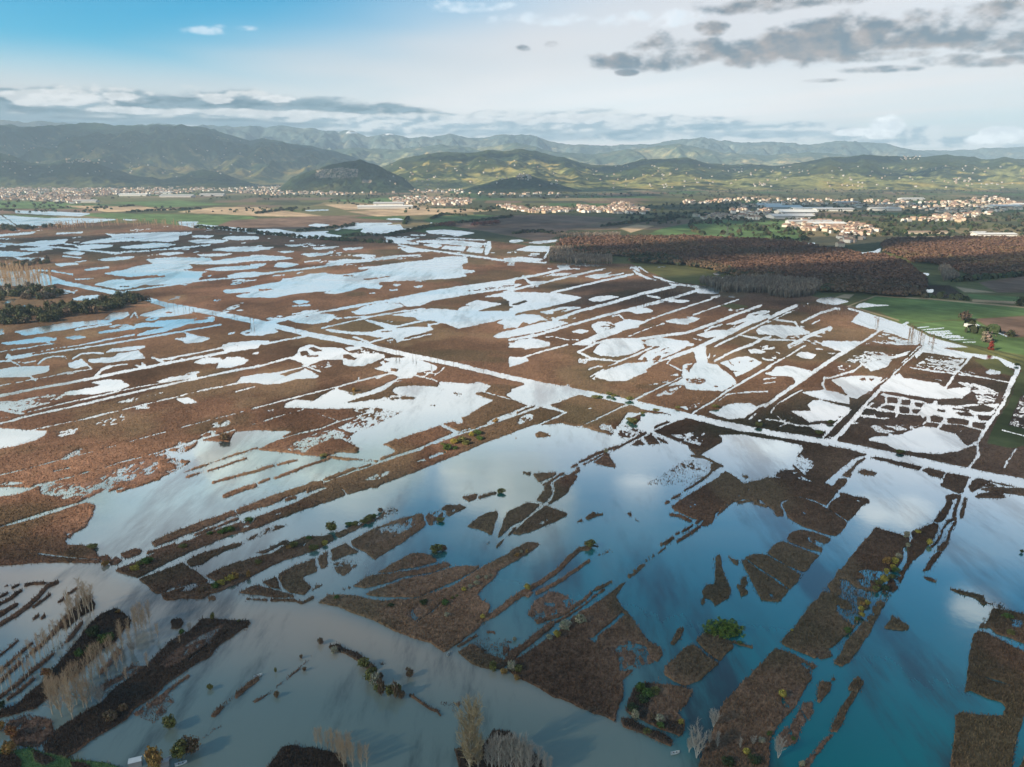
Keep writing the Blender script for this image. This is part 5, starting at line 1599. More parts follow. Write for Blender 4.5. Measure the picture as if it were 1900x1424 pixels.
def belt(T_, poly, n, seed, kinds, hr, wr, label, group):
    for x, y in sorted(scatter([T_(*q) for q in poly], n, seed), key=lambda q: q[1]):
        far_one(random.choice(kinds), x, y, random.uniform(*hr), random.uniform(*wr), label, 'tree', group, 'willow')
belt(D0, [(-60, 640), (200, 620), (330, 640), (430, 640), (480, 680), (300, 710), (100, 720), (-60, 730)], 42, 1, ['olive', 'dark', 'pale', 'brown'], (6, 10), (6, 10), 'grey green willow in the upper thicket at the left edge of the marsh', 'willows of the upper left thicket')
belt(D0, [(-60, 850), (40, 800), (300, 770), (500, 770), (700, 730), (880, 680), (1050, 690), (1100, 720), (800, 800), (600, 840), (300, 880), (100, 890), (-60, 900)], 105, 2, ['olive', 'dark', 'dark', 'olive', 'brown'], (6, 10), (6, 10), 'grey green willow in the long thicket below the oval pond at left', 'willows of the long left thicket')
belt(D0, [(0, 440), (380, 405), (400, 430), (120, 470), (0, 470)], 26, 3, ['olive', 'brown', 'pale'], (4, 7), (5, 8), 'low willow in the thin belt above the flooded plantation at left', 'willows above the flooded plantation')
belt(D0, [(0, 160), (130, 165), (250, 170), (440, 160), (440, 185), (200, 195), (-60, 220), (-60, 160)], 30, 4, ['dark', 'olive'], (6, 10), (8, 13), 'dark tree in the clump by the embankment at the far left', 'trees by the left embankment')
def stand(name, pts, kinds, hr, label):
    Vs, Fs, k = [], [], 0
    for x, y in pts:
        me = FAR[(random.choice(kinds), random.randrange(3))]; n = len(me.vertices)
        a = np.empty(n*3, np.float32); me.vertices.foreach_get('co', a); a = a.reshape(-1, 3); f = np.empty(len(me.loops), np.int32); me.loops.foreach_get('vertex_index', f)
        h = random.uniform(*hr)/10.; t = random.uniform(0, 6.28); X, Y = ground(x, y); b = a*h
        Vs.append(np.stack([X+b[:, 0]*math.cos(t)-b[:, 1]*math.sin(t), Y+b[:, 0]*math.sin(t)+b[:, 1]*math.cos(t), b[:, 2]-.1], -1)); Fs.append(f.reshape(-1, 4)+k); k += n
    o = link(name, mesh_np(name, np.concatenate(Vs), np.concatenate(Fs), [twig_tan])); tag(o, label, kind='stuff')
stand('flooded_plantation', scatter([D0(*q) for q in [(-100, 480), (80, 480), (230, 500), (400, 560), (380, 600), (250, 610), (-100, 610)]], 170, 5), ['stickg', 'stick'], (10, 15), 'plantation of thin bare poplars standing in white flood water at the left edge')
stand('bare_tree_row', scatter([D0(*q) for q in [(330, 175), (450, 150), (800, 140), (1000, 130), (1300, 140), (1450, 185), (1300, 180), (900, 165), (500, 190)]], 150, 6), ['stickg'], (9, 14), 'long belt of grey bare trees along the far left edge of the marsh')
for x, y in []+0*scatter([D0(*q) for q in [(-100, 480), (80, 480), (230, 500), (400, 560), (380, 600), (250, 610), (-100, 610)]], 150, 5):
    far_one('stickg' if random.random() < .4 else 'stick', x, y, random.uniform(10, 15), 5, 'thin bare poplar standing in the flooded plantation at the left edge', 'tree', 'poplars of the flooded plantation', 'bare_tree')
for x, y in 0*scatter([D0(*q) for q in [(330, 175), (450, 150), (800, 140), (1000, 130), (1300, 140), (1450, 185), (1300, 180), (900, 165), (500, 190)]], 120, 6):
    far_one('stickg', x, y, random.uniform(9, 14), 5, 'bare grey tree in the long row along the far left edge of the marsh', 'tree', 'bare trees of the far left row', 'bare_tree')
canal = [(340, 573), (345, 577), (352, 580), (360, 584), (366, 585), (395, 588), (401, 590), (436, 594), (441, 598), (465, 599), (471, 600), (550, 617), (735, 655), (741, 657), (766, 660), (772, 663), (800, 670), (812, 672), (826, 676), (842, 680), (897, 686), (228, 549), (236, 553), (246, 556), (255, 560), (262, 561), (270, 562), (279, 563), (287, 564), (296, 566), (304, 568), (312, 569), (322, 569), (330, 571)]
for x, y in canal:
    far_one('stickg', x, y+2, random.uniform(4, 8), 5, 'small bare tree on the bank of the main canal', 'tree', 'bare trees along the main canal', 'bare_tree')
for T_, poly, n, s in ((D2, [(1040, 690), (1330, 610), (1340, 640), (920, 740), (900, 720)], 46, 9), (D3, [(260, 790), (420, 740), (500, 780), (700, 800), (640, 830), (300, 810)], 34, 10), (D3, [(1030, 1000), (1060, 920), (1220, 990), (1230, 1040), (1100, 1030)], 34, 11), (D3, [(800, 850), (830, 850), (830, 910), (800, 910)], 5, 12)):
    for x, y in scatter([T_(*q) for q in poly], n, s):
        far_one('stickg', x, y, random.uniform(4, 7), 5, 'spindly bare tree in the open marsh below the wood at right', 'tree', 'spindly trees below the wood', 'bare_tree')
for x, y in [(1838, 645), (1836, 647), (1841, 646), (1840, 643)][:1]:
    v, f, t = leaf_cloud(77, 5, 14, 60, 12, .6, lumps=[(0, 0, 3, 2.6, 3), (0, 0, 6, 2.0, 3), (0, 0, 10, 1.1, 3)])
    X_, Y_ = ground(1838, 651); o = empty('conifer', (X_, Y_, 0)); link('crown', mesh_np('crown', v, f, [leaf_mat], t*np.array((.16, .035, .025))), o); link('trunk', mesh_np('trunk', *tubes([[0, 0, 0, .25, 0, 0, 12, .05]], 5), [bark_dark]), o); o.scale = (.8, .8, .62)
    tag(o, 'dark red conical tree beside the dyke under the green field', 'tree')
for (x, y, hm, kk, lab) in [(1790, 596, 9, 'brown', 'brown tree beside the sheds on the green field'), (1790, 592, 5, 'brown', 'low hedge tree at the corner of the ploughed field'), (1831, 636, 9, 'pale', 'big fawn tree between the sheds and the dyke'), (1894, 568, 9, 'dark', 'dark round tree at the right end of the farm track'), (1875, 625, 6, 'dark', 'dark tree at the corner of the pale farm ditch')]:
    far_one(kk, x, y, hm, hm*1.1, lab, 'tree', 'trees on the right hand fields', 'tree')

# ---- woods: far off masses
def wood(name, polys, n, seed, cols, hr, wr, label, per=20, stick=0, leaf=1.55, T_=None):
    g = np.random.default_rng(seed); Vs = []; Ts = []; K = 0; Fs = []
    tot = sum(q[1] for q in polys)
    for poly, share in polys:
        for x, y in scatter(poly, int(n*share/tot), seed+int(share*10)):
            X, Y = ground(x, y); h = g.uniform(*hr); w_ = g.uniform(*wr)
            d = g.normal(size=(per, 3)); d /= np.linalg.norm(d, axis=1, keepdims=True); d[:, 2] = np.abs(d[:, 2])*1.0-.25*(g.random(per) < .4)
            P = np.array([X, Y, h*.55])+d*[w_/2, w_/2, h*.45]
            nrm = d+g.normal(size=(per, 3))*.35; nrm /= np.linalg.norm(nrm, axis=1, keepdims=True)
            t = np.cross(nrm, g.normal(size=(per, 3))); t /= np.linalg.norm(t, axis=1, keepdims=True); b2 = np.cross(nrm, t)
            s = (leaf*g.uniform(.6, 1.2, per))[:, None]
            Vs.append(np.stack([P-t*s-b2*s*.7, P+t*s-b2*s*.7, P+t*s*.7+b2*s*.8, P-t*s*.7+b2*s*.8], 1).reshape(-1, 3))
            dr_ = fbm(np.array([X/150]), np.array([Y/220]), 3, seed)[0]
            c = np.array(cols[min(int((dr_-.5)*3.2*len(cols)/2+len(cols)/2+g.normal()*.55), len(cols)-1) if True else 0]) if dr_ > -9 else 0
            Ts.append(np.repeat(c*g.uniform(.82, 1.18)*g.uniform(.88, 1.12, (per, 1)), 4, 0))
    Vv = np.concatenate(Vs); o = link(name, mesh_np(name, Vv, np.arange(len(Vv)).reshape(-1, 4), [leaf_mat], np.concatenate(Ts)))
    tag(o, label, kind='stuff'); return o
def blades(name, polys, n, seed, cols, hr, label):
    g = np.random.default_rng(seed); Vs, Ts = [], []; tot = sum(q[1] for q in polys)
    for poly, share in polys:
        for x, y in scatter(poly, int(n*share/tot), seed+int(share*10)):
            X, Y = ground(x, y); h = g.uniform(*hr); c = np.array(cols[g.integers(len(cols))])*g.uniform(.75, 1.25)
            for k in range(7):
                a = g.uniform(0, 6.28); w_ = g.uniform(.12, .30); ox, oy = g.normal(0, .75, 2); z0 = 0 if k < 2 else h*g.uniform(.15, .5); lx, ly = g.normal(0, .6, 2)
                ca, sa = math.cos(a)*w_, math.sin(a)*w_; hz = h*(1 if k < 2 else g.uniform(.7, .98))
                b_ = (0, 0) if k < 2 else (ox*.4, oy*.4); t_ = (lx*.4, ly*.4) if k < 2 else (ox+lx, oy+ly)
                Vs.append([(X+b_[0]-ca, Y+b_[1]-sa, z0), (X+b_[0]+ca, Y+b_[1]+sa, z0), (X+t_[0]+ca*1.6, Y+t_[1]+sa*1.6, hz), (X+t_[0]-ca*1.6, Y+t_[1]-sa*1.6, hz)]); Ts.append([c*.85, c*.85, c, c])
    Vv = np.array(Vs).reshape(-1, 3); o = link(name, mesh_np(name, Vv, np.arange(len(Vv)).reshape(-1, 4), [leaf_mat], np.array(Ts).reshape(-1, 3))); tag(o, label, kind='stuff'); return o
def TP(T_, pts): return [T_(*q) for q in pts]
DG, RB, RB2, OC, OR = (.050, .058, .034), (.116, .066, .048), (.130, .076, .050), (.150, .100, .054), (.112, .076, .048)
wood('oak_wood', [(TP(D2, [(330, 290), (420, 265), (700, 250), (1000, 250), (1300, 245), (1500, 258), (1900, 275), (1900, 530), (1700, 520), (1560, 470), (1300, 450), (1200, 410), (1100, 380), (600, 378), (460, 365), (440, 330), (330, 320)]), 5),
                  (TP(D3, [(0, 285), (200, 290), (420, 340), (560, 350), (700, 390), (860, 390), (1000, 440), (1060, 480), (1150, 560), (1170, 610), (1150, 690), (900, 690), (700, 665), (400, 640), (400, 590), (200, 560), (0, 530)]), 5)],
     7500, 21, [RB, RB2, RB, RB2, OR, RB2], (6.8, 8.8), (5, 7.5), 'russet oak wood in the middle distance at right')
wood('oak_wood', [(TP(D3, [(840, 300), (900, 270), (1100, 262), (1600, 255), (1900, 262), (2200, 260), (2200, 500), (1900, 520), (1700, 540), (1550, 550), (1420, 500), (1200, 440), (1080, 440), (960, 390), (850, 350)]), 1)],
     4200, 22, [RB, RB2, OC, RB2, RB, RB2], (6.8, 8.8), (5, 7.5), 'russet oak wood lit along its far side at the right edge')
wood('evergreen_fringe', [(TP(D2, [(450, 335), (620, 325), (640, 360), (800, 372), (1100, 385), (1220, 410), (1400, 440), (1560, 480), (1700, 525), (1900, 535), (1900, 555), (1700, 545), (1480, 490), (1300, 460), (1000, 440), (850, 435), (900, 420), (1150, 420), (1050, 392), (600, 388), (460, 372)]), 3), (TP(D3, [(400, 620), (560, 640), (560, 655), (400, 660)]), .4), (TP(D3, [(0, 520), (100, 530), (100, 550), (0, 550)]), .3)],
     900, 23, [DG, (.025, .036, .02), DG, OR], (6, 9), (6, 9), 'dark evergreen fringe along the foot of the oak wood')
blades('poplar_wood', [(TP(D2, [(1380, 580), (1600, 575), (1900, 560), (1900, 660), (1560, 655)]), 2), (TP(D3, [(0, 560), (150, 575), (400, 600), (395, 640), (330, 680), (150, 700), (0, 680)]), 2.4), (TP(D2, [(280, 340), (440, 335), (450, 385), (740, 400), (740, 445), (420, 440), (270, 430)]), 2), (TP(D2, [(330, 232), (800, 228), (800, 244), (330, 246)]), .5), (TP(D3, [(1260, 480), (1330, 480), (1420, 560), (1300, 570)]), .5)],
     4200, 24, [(.22, .175, .14), (.25, .205, .165), (.18, .14, .11)], (7, 10.5), 'pale bare poplar plantation at the foot of the russet wood')
wood('red_copse', [(TP(D1, [(1375, 160), (1475, 155), (1475, 165), (1375, 170)]), 1), (TP(D1, [(1605, 160), (1805, 145), (1805, 155), (1605, 168)]), 2)], 120, 25, [(.075, .026, .022), (.085, .032, .028)], (9, 12), (9, 13), 'dark red copse in a straight line on the plain')
# ------------------------------------------------------------------ the plain: hedges, houses, sheds, pylon
hedge = []
def hline(T_, pts, gap=7.0):
    q = [ground(*T_(*p)) for p in pts]
    for (x1, y1), (x2, y2) in zip(q[:-1], q[1:]):
        n = max(1, int(math.hypot(x2-x1, y2-y1)/gap))
        for i in range(n): hedge.append((x1+(x2-x1)*(i+random.random())/n, y1+(y2-y1)*(i+random.random())/n, random.uniform(4, 9)))
P_ = lambda x, y: (x, y)
for T_, pts in ((D1, [(0, 70), (300, 30)]), (D1, [(300, 200), (640, 170), (740, 150)]), (D1, [(640, 235), (1000, 230), (1300, 165), (1900, 95)]), (D1, [(1130, 100), (1100, 150)]), (D1, [(1300, 110), (1390, 75), (1560, 85)]),
                (D2, [(0, 220), (200, 205), (420, 230)]), (D2, [(660, 165), (900, 140), (1240, 90)]), (D2, [(900, 125), (1120, 130), (1240, 95)]), (D2, [(1320, 150), (1350, 200), (1420, 225)]), (D2, [(1800, 180), (1900, 205)]), (D2, [(1320, 160), (1370, 205), (1430, 228)]),
                (D3, [(30, 250), (120, 265), (260, 270)]), (D3, [(240, 240), (300, 275)]), (D3, [(370, 190), (480, 200)]), (D3, [(560, 235), (700, 260)]), (D0, [(700, 30), (800, 20)]), (D0, [(880, 20), (1000, 10)]), (D0, [(930, 60), (1200, 45), (1500, 35)]), (D0, [(0, 45), (110, 50)]), (D0, [(1440, 172), (1900, 205)]), (D1, [(0, 215), (300, 245), (480, 262), (700, 275)]), (D1, [(480, 262), (1000, 290)]), (D3, [(1150, 690), (1500, 712)]), (D3, [(1380, 580), (1550, 560), (1900, 530)]), (D3, [(1440, 905), (1540, 905)]), (D3, [(1470, 945), (1600, 960)]), (D3, [(1600, 940), (1700, 970)])):
    hline(T_, pts)
g = np.random.default_rng(77)
for _ in range(6500):                              # orchards, gardens and field trees towards the hills
    y = 345+95*g.random()**1.5; x = g.uniform(-150, 2050)
    X, Y = ground(x, y)
    dn = fbm(np.array([X/500]), np.array([Y/650]), 3, 300)[0]
    right = .10 if x > 950 else -.02
    if dn+right+(.06 if y < 372 else 0) < .50 or (y > 395 and x < 1150) or (y > 418 and x < 1330): continue
    hedge.append((X, Y, g.uniform(4, 9)))
Vs = []; Ts = []
for (X, Y, h) in hedge:
    per = 9; d = g.normal(size=(per, 3)); d /= np.linalg.norm(d, axis=1, keepdims=True); d[:, 2] = np.abs(d[:, 2])
    w_ = h*1.25; P = np.array([X, Y, h*.3])+d*[w_/2, w_/2, h*.62]
    t = np.cross(d, g.normal(size=(per, 3))); t /= np.linalg.norm(t, axis=1, keepdims=True); b2 = np.cross(d, t); s = h*.36
    Vs.append(np.stack([P-t*s-b2*s, P+t*s-b2*s, P+t*s+b2*s, P-t*s+b2*s], 1).reshape(-1, 3))
    c = np.array([(.030, .042, .020), (.045, .050, .024), (.055, .045, .025), (.036, .05, .02)][g.integers(4)])
    Ts.append(np.repeat(c*g.uniform(.7, 1.4)*g.uniform(.8, 1.2, (per, 1)), 4, 0))
Vv = np.concatenate(Vs); o = link('hedgerow_trees', mesh_np('hedgerow_trees', Vv, np.arange(len(Vv)).reshape(-1, 4), [leaf_mat], np.concatenate(Ts)))
tag(o, 'dark hedgerow and orchard trees dotted over the far plain', kind='stuff')

wall_mat = tone_mat('render_walls', .9, .12, .3, 0, .1)
def house_mesh(X, Y, Z0, rz, L_, W_, E, rise, wc, rc, V, F3, T, M, flat=False):
    """gabled house as faces: walls, gables and a roof overhanging the eaves"""
    c, s = math.cos(rz), math.sin(rz)
    def P(x, y, z): return (X+c*x-s*y, Y+s*x+c*y, Z0+z)
    a, b = L_/2, W_/2; n = len(V)
    V += [P(-a, -b, -1), P(a, -b, -1), P(a, b, -1), P(-a, b, -1), P(-a, -b, E), P(a, -b, E), P(a, b, E), P(-a, b, E), P(-a, 0, E+rise), P(a, 0, E+rise)]
    T += [wc]*10
    F3 += [(n, n+1, n+5, n+4), (n+1, n+2, n+6, n+5), (n+2, n+3, n+7, n+6), (n+3, n, n+4, n+7), (n+5, n+6, n+9, n+9), (n+7, n+4, n+8, n+8)]
    m = len(V); ov = .06*W_; k = rise/b
    V += [P(-a-ov, -b-ov, E-ov*k+.08), P(a+ov, -b-ov, E-ov*k+.08), P(a+ov, 0, E+rise+.08), P(-a-ov, 0, E+rise+.08), P(a+ov, b+ov, E-ov*k+.08), P(-a-ov, b+ov, E-ov*k+.08)]
    T += [rc]*6
    F3 += [(m, m+1, m+2, m+3), (m+3, m+2, m+4, m+5)]
def build(name, V, Fq, T):
    F_ = np.array(Fq); tri = F_[:, 2] == F_[:, 3]
    me = bpy.data.meshes.new(name); me.from_pydata([tuple(v) for v in V], [], [tuple(f[:3]) if t else tuple(f) for f, t in zip(Fq, tri)])
    me.materials.append(wall_mat); at = me.color_attributes.new('tone', 'FLOAT_COLOR', 'POINT')
    cc = np.ones((len(V), 4), np.float32); cc[:, :3] = np.array(T); at.data.foreach_set('color', cc.ravel()); return me
CREAM = [tuple(.86*q for q in c) for c in [(.62, .52, .40), (.68, .60, .50), (.55, .42, .30), (.70, .66, .60), (.60, .46, .36), (.72, .70, .66)]]
TILE = [(.27, .155, .11), (.31, .20, .145), (.25, .17, .13), (.34, .24, .18)]
WHITE = [(.62, .61, .58), (.52, .51, .49), (.42, .41, .40)]
def clus(poly, n, seed, size=(10, 17), street=.5):
    out = []; r = random.Random(seed)
    for x, y in scatter(poly, n, seed):
        X, Y = ground(x, y); L_ = r.uniform(*size); out.append((X, Y, 0, r.choice([.3, .3+math.pi/2, 1.0, 2.4])+r.uniform(-.15, .15), L_, L_*r.uniform(.62, .85), r.uniform(4.5, 8.5), L_*.16, r.choice(CREAM), r.choice(TILE), y))
    return out
def zoom1(p): return [(x/2.969, 180+y/2.969) for x, y in p]
def zoom2(p): return [(640+x/2.969, 200+y/2.969) for x, y in p]
def zoom3(p): return [(1260+x/2.969, 200+y/2.969) for x, y in p]
groups = [
    ('small cream house with red roof in the bright village before the russet woods', 'houses of the village before the woods', zoom3([(580, 645), (700, 622), (900, 632), (1060, 660), (1060, 690), (880, 685), (700, 680), (590, 668)]), 150, (10, 16)),
    ('house among gardens below the bright village, close to the wood', 'houses below the bright village', zoom3([(830, 690), (980, 680), (1120, 680), (1060, 710), (940, 750), (880, 770), (860, 720)]), 36, (9, 15)),
    ('house in the scattered hamlet at right with trees between the roofs', 'houses of the right hand hamlet', zoom3([(1080, 545), (1250, 530), (1500, 520), (1700, 490), (1880, 520), (1900, 560), (1600, 610), (1540, 640), (1440, 630), (1200, 630), (1500, 590), (1300, 560)]), 300, (10, 16)),
    ('house along the road at the foot of the green slope, right of centre', 'houses along the road right of centre', zoom3([(80, 600), (180, 592), (400, 600), (480, 620), (380, 620), (100, 615)]), 70, (10, 16)),
    ('house in the town street seen beyond the grass field, centre right', 'houses of the centre right street', zoom3([(280, 545), (440, 535), (520, 545), (500, 600), (380, 600), (300, 590)]), 60, (10, 18)),
    ('house in the long pale village at mid plain, centre', 'houses of the mid plain village', zoom2([(820, 545), (900, 535), (1000, 560), (1150, 550), (1240, 560), (1240, 578), (1080, 585), (960, 575)]), 130, (10, 16)),
    ('house in the village at centre right of the plain with trees around', 'houses of the tree dotted village', zoom2([(1280, 540), (1430, 555), (1520, 520), (1600, 545), (1680, 570), (1660, 588), (1500, 585), (1290, 580)]), 190, (10, 16)),
    ('house in the sunlit village on the tan fields, left of centre', 'houses of the sunlit tan field village', zoom2([(240, 505), (370, 492), (480, 498), (700, 505), (690, 535), (540, 540), (430, 530), (300, 530)]), 230, (10, 17)),
    ('house in the big sunlit town at the far left', 'houses of the far left town', zoom1([(0, 460), (330, 470), (420, 480), (640, 500), (640, 540), (400, 545), (200, 530), (0, 530)]), 620, (11, 20)),
    ('house in the dusky lower quarter of the far left town', 'houses of the lower left quarter', zoom1([(0, 530), (250, 535), (480, 560), (560, 580), (400, 590), (200, 570), (0, 570)]), 200, (11, 18)),
    ('house in the town spread along the foot of the quarried hill', 'houses of the foothill town', zoom1([(640, 500), (900, 480), (1300, 500), (1560, 490), (1900, 510), (1900, 540), (1500, 545), (1200, 520), (900, 540), (640, 545)]), 560, (11, 18)),
    ('house under the centre slope among dark gardens', 'houses under the centre slope', zoom2([(0, 455), (340, 430), (720, 455), (1180, 470), (1240, 500), (700, 480), (300, 470), (0, 480)]), 170, (10, 15)),
    ('house on the right plain under the green ridge', 'houses under the right ridge', zoom3([(0, 520), (400, 500), (900, 510), (1300, 520), (1300, 545), (1100, 560), (900, 545), (400, 530), (0, 535)]), 190, (10, 17)),
]
ALL = []
for lab, grp, poly, n, size in groups:
    for h in clus(poly, n, len(ALL)+5, size): ALL.append((h, lab, grp))
r_ = random.Random(9)
def hills_houses(us, vs, n, seed, lab, grp):
    r = random.Random(seed); k = 0; tries = 0
    while k < n and tries < n*12:
        tries += 1; u, v = r.uniform(*us), r.uniform(*vs); p = hill_point(u, v)
        if p is None or p[2] < 6: continue
        k += 1; L_ = r.uniform(8, 14); ALL.append(((p[0], p[1], p[2]+.5, r.uniform(0, 3), L_, L_*.7, r.uniform(5, 8), L_*.16, tuple(.72*q for q in r.choice(CREAM)), r.choice(TILE), v), lab, grp))
hills_houses((720, 1120), (298, 345), 60, 1, 'farmhouse on the wooded centre hills', 'houses on the centre hills')
hills_houses((1120, 1900), (305, 362), 150, 2, 'farmhouse on the long green ridge at right', 'houses on the right ridge')
hills_houses((0, 520), (255, 330), 120, 3, 'farmhouse on the wooded left mountain slope', 'houses on the left mountain')
hills_houses((960, 985), (323, 334), 26, 4, 'house of the little hilltop village on the dark knoll', 'houses of the knoll village')
hills_houses((122, 165), (296, 303), 26, 5, 'house of the hilltop village on the small left hill', 'houses of the left hilltop village')
hills_houses((1395, 1420), (338, 346), 12, 6, 'house of the small cluster on the lower right ridge', 'houses of the ridge cluster')
hills_houses((1770, 1805), (328, 346), 18, 7, 'house of the village round a tall church on the right ridge', 'houses of the church village')
hills_houses((1660, 1720), (290, 297), 14, 8, 'house on the skyline of the right ridge', 'houses on the ridge skyline')
# the 300 that show largest stand alone, the rest are one mass
ALL.sort(key=lambda q: -q[0][4]/math.hypot(q[0][0], q[0][1]))
for h, lab, grp in ALL[:300]:
    V, Fq, T = [], [], []; house_mesh(0, 0, 0, 0, *h[4:10], V, Fq, T, None)
    o = link('house', build('house', V, Fq, T)); o.location = h[:3]; o.rotation_euler = (0, 0, h[3]); tag(o, lab, 'house', grp)
V, Fq, T = [], [], []
for h, lab, grp in ALL[300:]: house_mesh(*h[:10], V, Fq, T, None)
o = link('town', build('town', V, Fq, T)); tag(o, 'pale houses with red roofs spread over the far plain and hills', kind='stuff')

# large pale works and greenhouses
def hall(x, y, L_, W_, E, rz, c, rc, lab, name='warehouse', cat='warehouse'):
    X, Y = ground(x, y); V, Fq, T = [], [], []; house_mesh(0, 0, 0, 0, L_, W_, E, W_*.08, c, rc, V, Fq, T, None)
    o = link(name, build(name, V, Fq, T)); o.location = (X, Y, 0); o.rotation_euler = (0, 0, rz); tag(o, lab, cat)
hall(1843, 440, 85, 26, 7, .02, WHITE[0], WHITE[0], 'longest white warehouse beyond the right hand wood')
hall(1815, 436, 30, 20, 6, .02, WHITE[0], WHITE[1], 'short white shed left of the longest white warehouse')
hall(1718, 434, 90, 18, 5, .05, CREAM[0], TILE[3], 'long low tan barn at the edge of the right wood')
for (x, y, L_, W_, lab) in [(1450, 388, 120, 60, 'broad grey roofed works at the left of the factory row'), (1475, 397, 110, 70, 'big pale works in front of the factory row'), (1505, 391, 140, 40, 'long white factory in the middle of the factory row'), (1545, 392, 130, 36, 'narrow white factory at the right of the factory row'), (1425, 384, 80, 50, 'smaller grey works at the back of the factory row'), (1465, 405, 120, 60, 'pale depot just above the bright village'), (1530, 420, 90, 40, 'large pale hall inside the bright village'), (1500, 416, 110, 36, 'long pale hall along the back of the bright village'), (1570, 379, 90, 40, 'white factory behind the right hand hamlet'), (1640, 391, 100, 36, 'white hall among trees, centre of the right plain'), (1860, 386, 110, 50, 'white hall in the right hand hamlet'), (1895, 383, 80, 40, 'white hall at the right end of the hamlet'),
                          (250, 364, 130, 50, 'white works at the front of the far left town'), (330, 366, 150, 50, 'long white works under the foothill town'), (395, 364, 110, 50, 'white works right of the long one under the foothill town'), (305, 360, 90, 40, 'small white works behind the long one'), (722, 381, 110, 50, 'white hall at the left end of the sunlit tan field village'), (715, 387, 190, 40, 'lowest white hall on the sunlit tan fields'), (160, 376, 90, 36, 'pale shed at the lower edge of the left town'), (1690, 372, 100, 40, 'pale hall under the right ridge')]:
    hall(x, y, L_, W_, 8, random.choice([.03, -.05, .1]), random.choice(WHITE[:2]), random.choice(WHITE), lab)
for (x, y, L_, lab) in [(1800, 607, 9, 'white roofed shed on the green field, left of a pair'), (1817, 616, 12, 'pale roofed shed on the green field, right of a pair')]:
    hall(x, y, L_, 6, 3, .1, WHITE[1], WHITE[0], lab, 'shed', 'shed')
# flooded sheds and boats at the lower left
for (x, y, L_, c, lab) in [(252, 1420, 3.0, WHITE[0], 'small shed with a pale flat roof at the bottom edge'), (306, 1421, 2.2, WHITE[2], 'tiny grey hut left of the double bush')]:
    hall(x, y, L_, L_*.6, 1.6, .35, (.25, .24, .23), c, lab, 'shed', 'shed')
boat_mat = plain_mat('boat_paint', (.45, .47, .45), .6, .15); boat_in = plain_mat('boat_inside', (.16, .13, .10), .8)
def boat(x, y, L_, rz, lab):
    X, Y = ground(x, y); o = empty('rowing_boat', (X, Y, .05), rz)
    V, Fq = [], []; n = 9
    for i in range(n):
        t = i/(n-1); xx = (t-.5)*L_; b = L_*.17*(math.sin(math.pi*min(1, .16+t*.84)))**.6; sh = .5+.25*(2*t-1)**2
        V += [(xx, -b, sh), (xx, -b*.6, -.05), (xx, b*.6, -.05), (xx, b, sh), (xx, b*.82, sh-.02), (xx, b*.5, .12), (xx, -b*.5, .12), (xx, -b*.82, sh-.02)]
    for i in range(n-1):
        for k in range(8): Fq.append((i*8+k, i*8+(k+1) % 8, i*8+8+(k+1) % 8, i*8+8+k))
    for e in (0, (n-1)*8): Fq += [(e, e+1, e+6, e+7), (e+1, e+2, e+5, e+6), (e+2, e+3, e+4, e+5)]
    link('hull', mesh_np('hull', np.array(V), np.array(Fq), [boat_mat]), o)
    for t in (-.18, .16):
        V2 = [(t*L_+a, b*L_*.14, z) for z in (.30, .36) for a, b in ((-.14, -1), (.14, -1), (.14, 1), (-.14, 1))]
        link('thwart', mesh_np('thwart', np.array(V2), np.array([(0, 3, 2, 1), (4, 5, 6, 7), (0, 1, 5, 4), (1, 2, 6, 5), (2, 3, 7, 6), (3, 0, 4, 7)]), [boat_in]), o)
    tag(o, lab, 'boat')
boat(479, 1256, 2.6, .7, 'pale boat tied in the flood beside a dark drowned strip at left')
boat(832, 1215, 1.9, 1.2, 'tiny white boat at the mouth of the cut below the centre headland')
boat(1253, 1399, 2.6, .3, 'small boat on the river near the white stemmed tree')
boat(319, 1406, 2.4, .9, 'white boat moored left of the double bush at the bottom edge')
boat(336, 1419, 3.0, .5, 'white boat at the bottom edge under the double bush')
# lattice pylon on the grass field
steel = plain_mat('galvanised_steel', (.10, .10, .10), .6)
X, Y = ground(1349, 441); o = empty('pylon', (X, Y, 0)); H_ = 23.; wb = lambda z: 2.6*(1-z/H_)**1.1+.35
seg = []; lv = [0, 5, 9.5, 13.5, 17, 20, 23]
for z0, z1 in zip(lv[:-1], lv[1:]):
    a, b = wb(z0), wb(z1); q0 = [(-a, -a), (a, -a), (a, a), (-a, a)]; q1 = [(-b, -b), (b, -b), (b, b), (-b, b)]
    for k in range(4):
        j = (k+1) % 4; seg += [[*q0[k], z0, .16, *q1[k], z1, .16], [*q0[k], z0, .10, *q1[j], z1, .10], [*q0[j], z0, .10, *q1[k], z1, .10], [*q1[k], z1, .1, *q1[j], z1, .1]]
link('mast', mesh_np('mast', *tubes(seg, 4), [steel]), o)
for z in (16.5, 19, 21.5):
    link('crossarm', mesh_np('crossarm', *tubes([[-4.2, 0, z, .08, 0, 0, z+.9, .14], [4.2, 0, z, .08, 0, 0, z+.9, .14], [-4.2, 0, z, .1, 4.2, 0, z, .1]], 4), [steel]), o)
tag(o, 'dark lattice pylon on the grass field behind the russet wood', 'pylon')
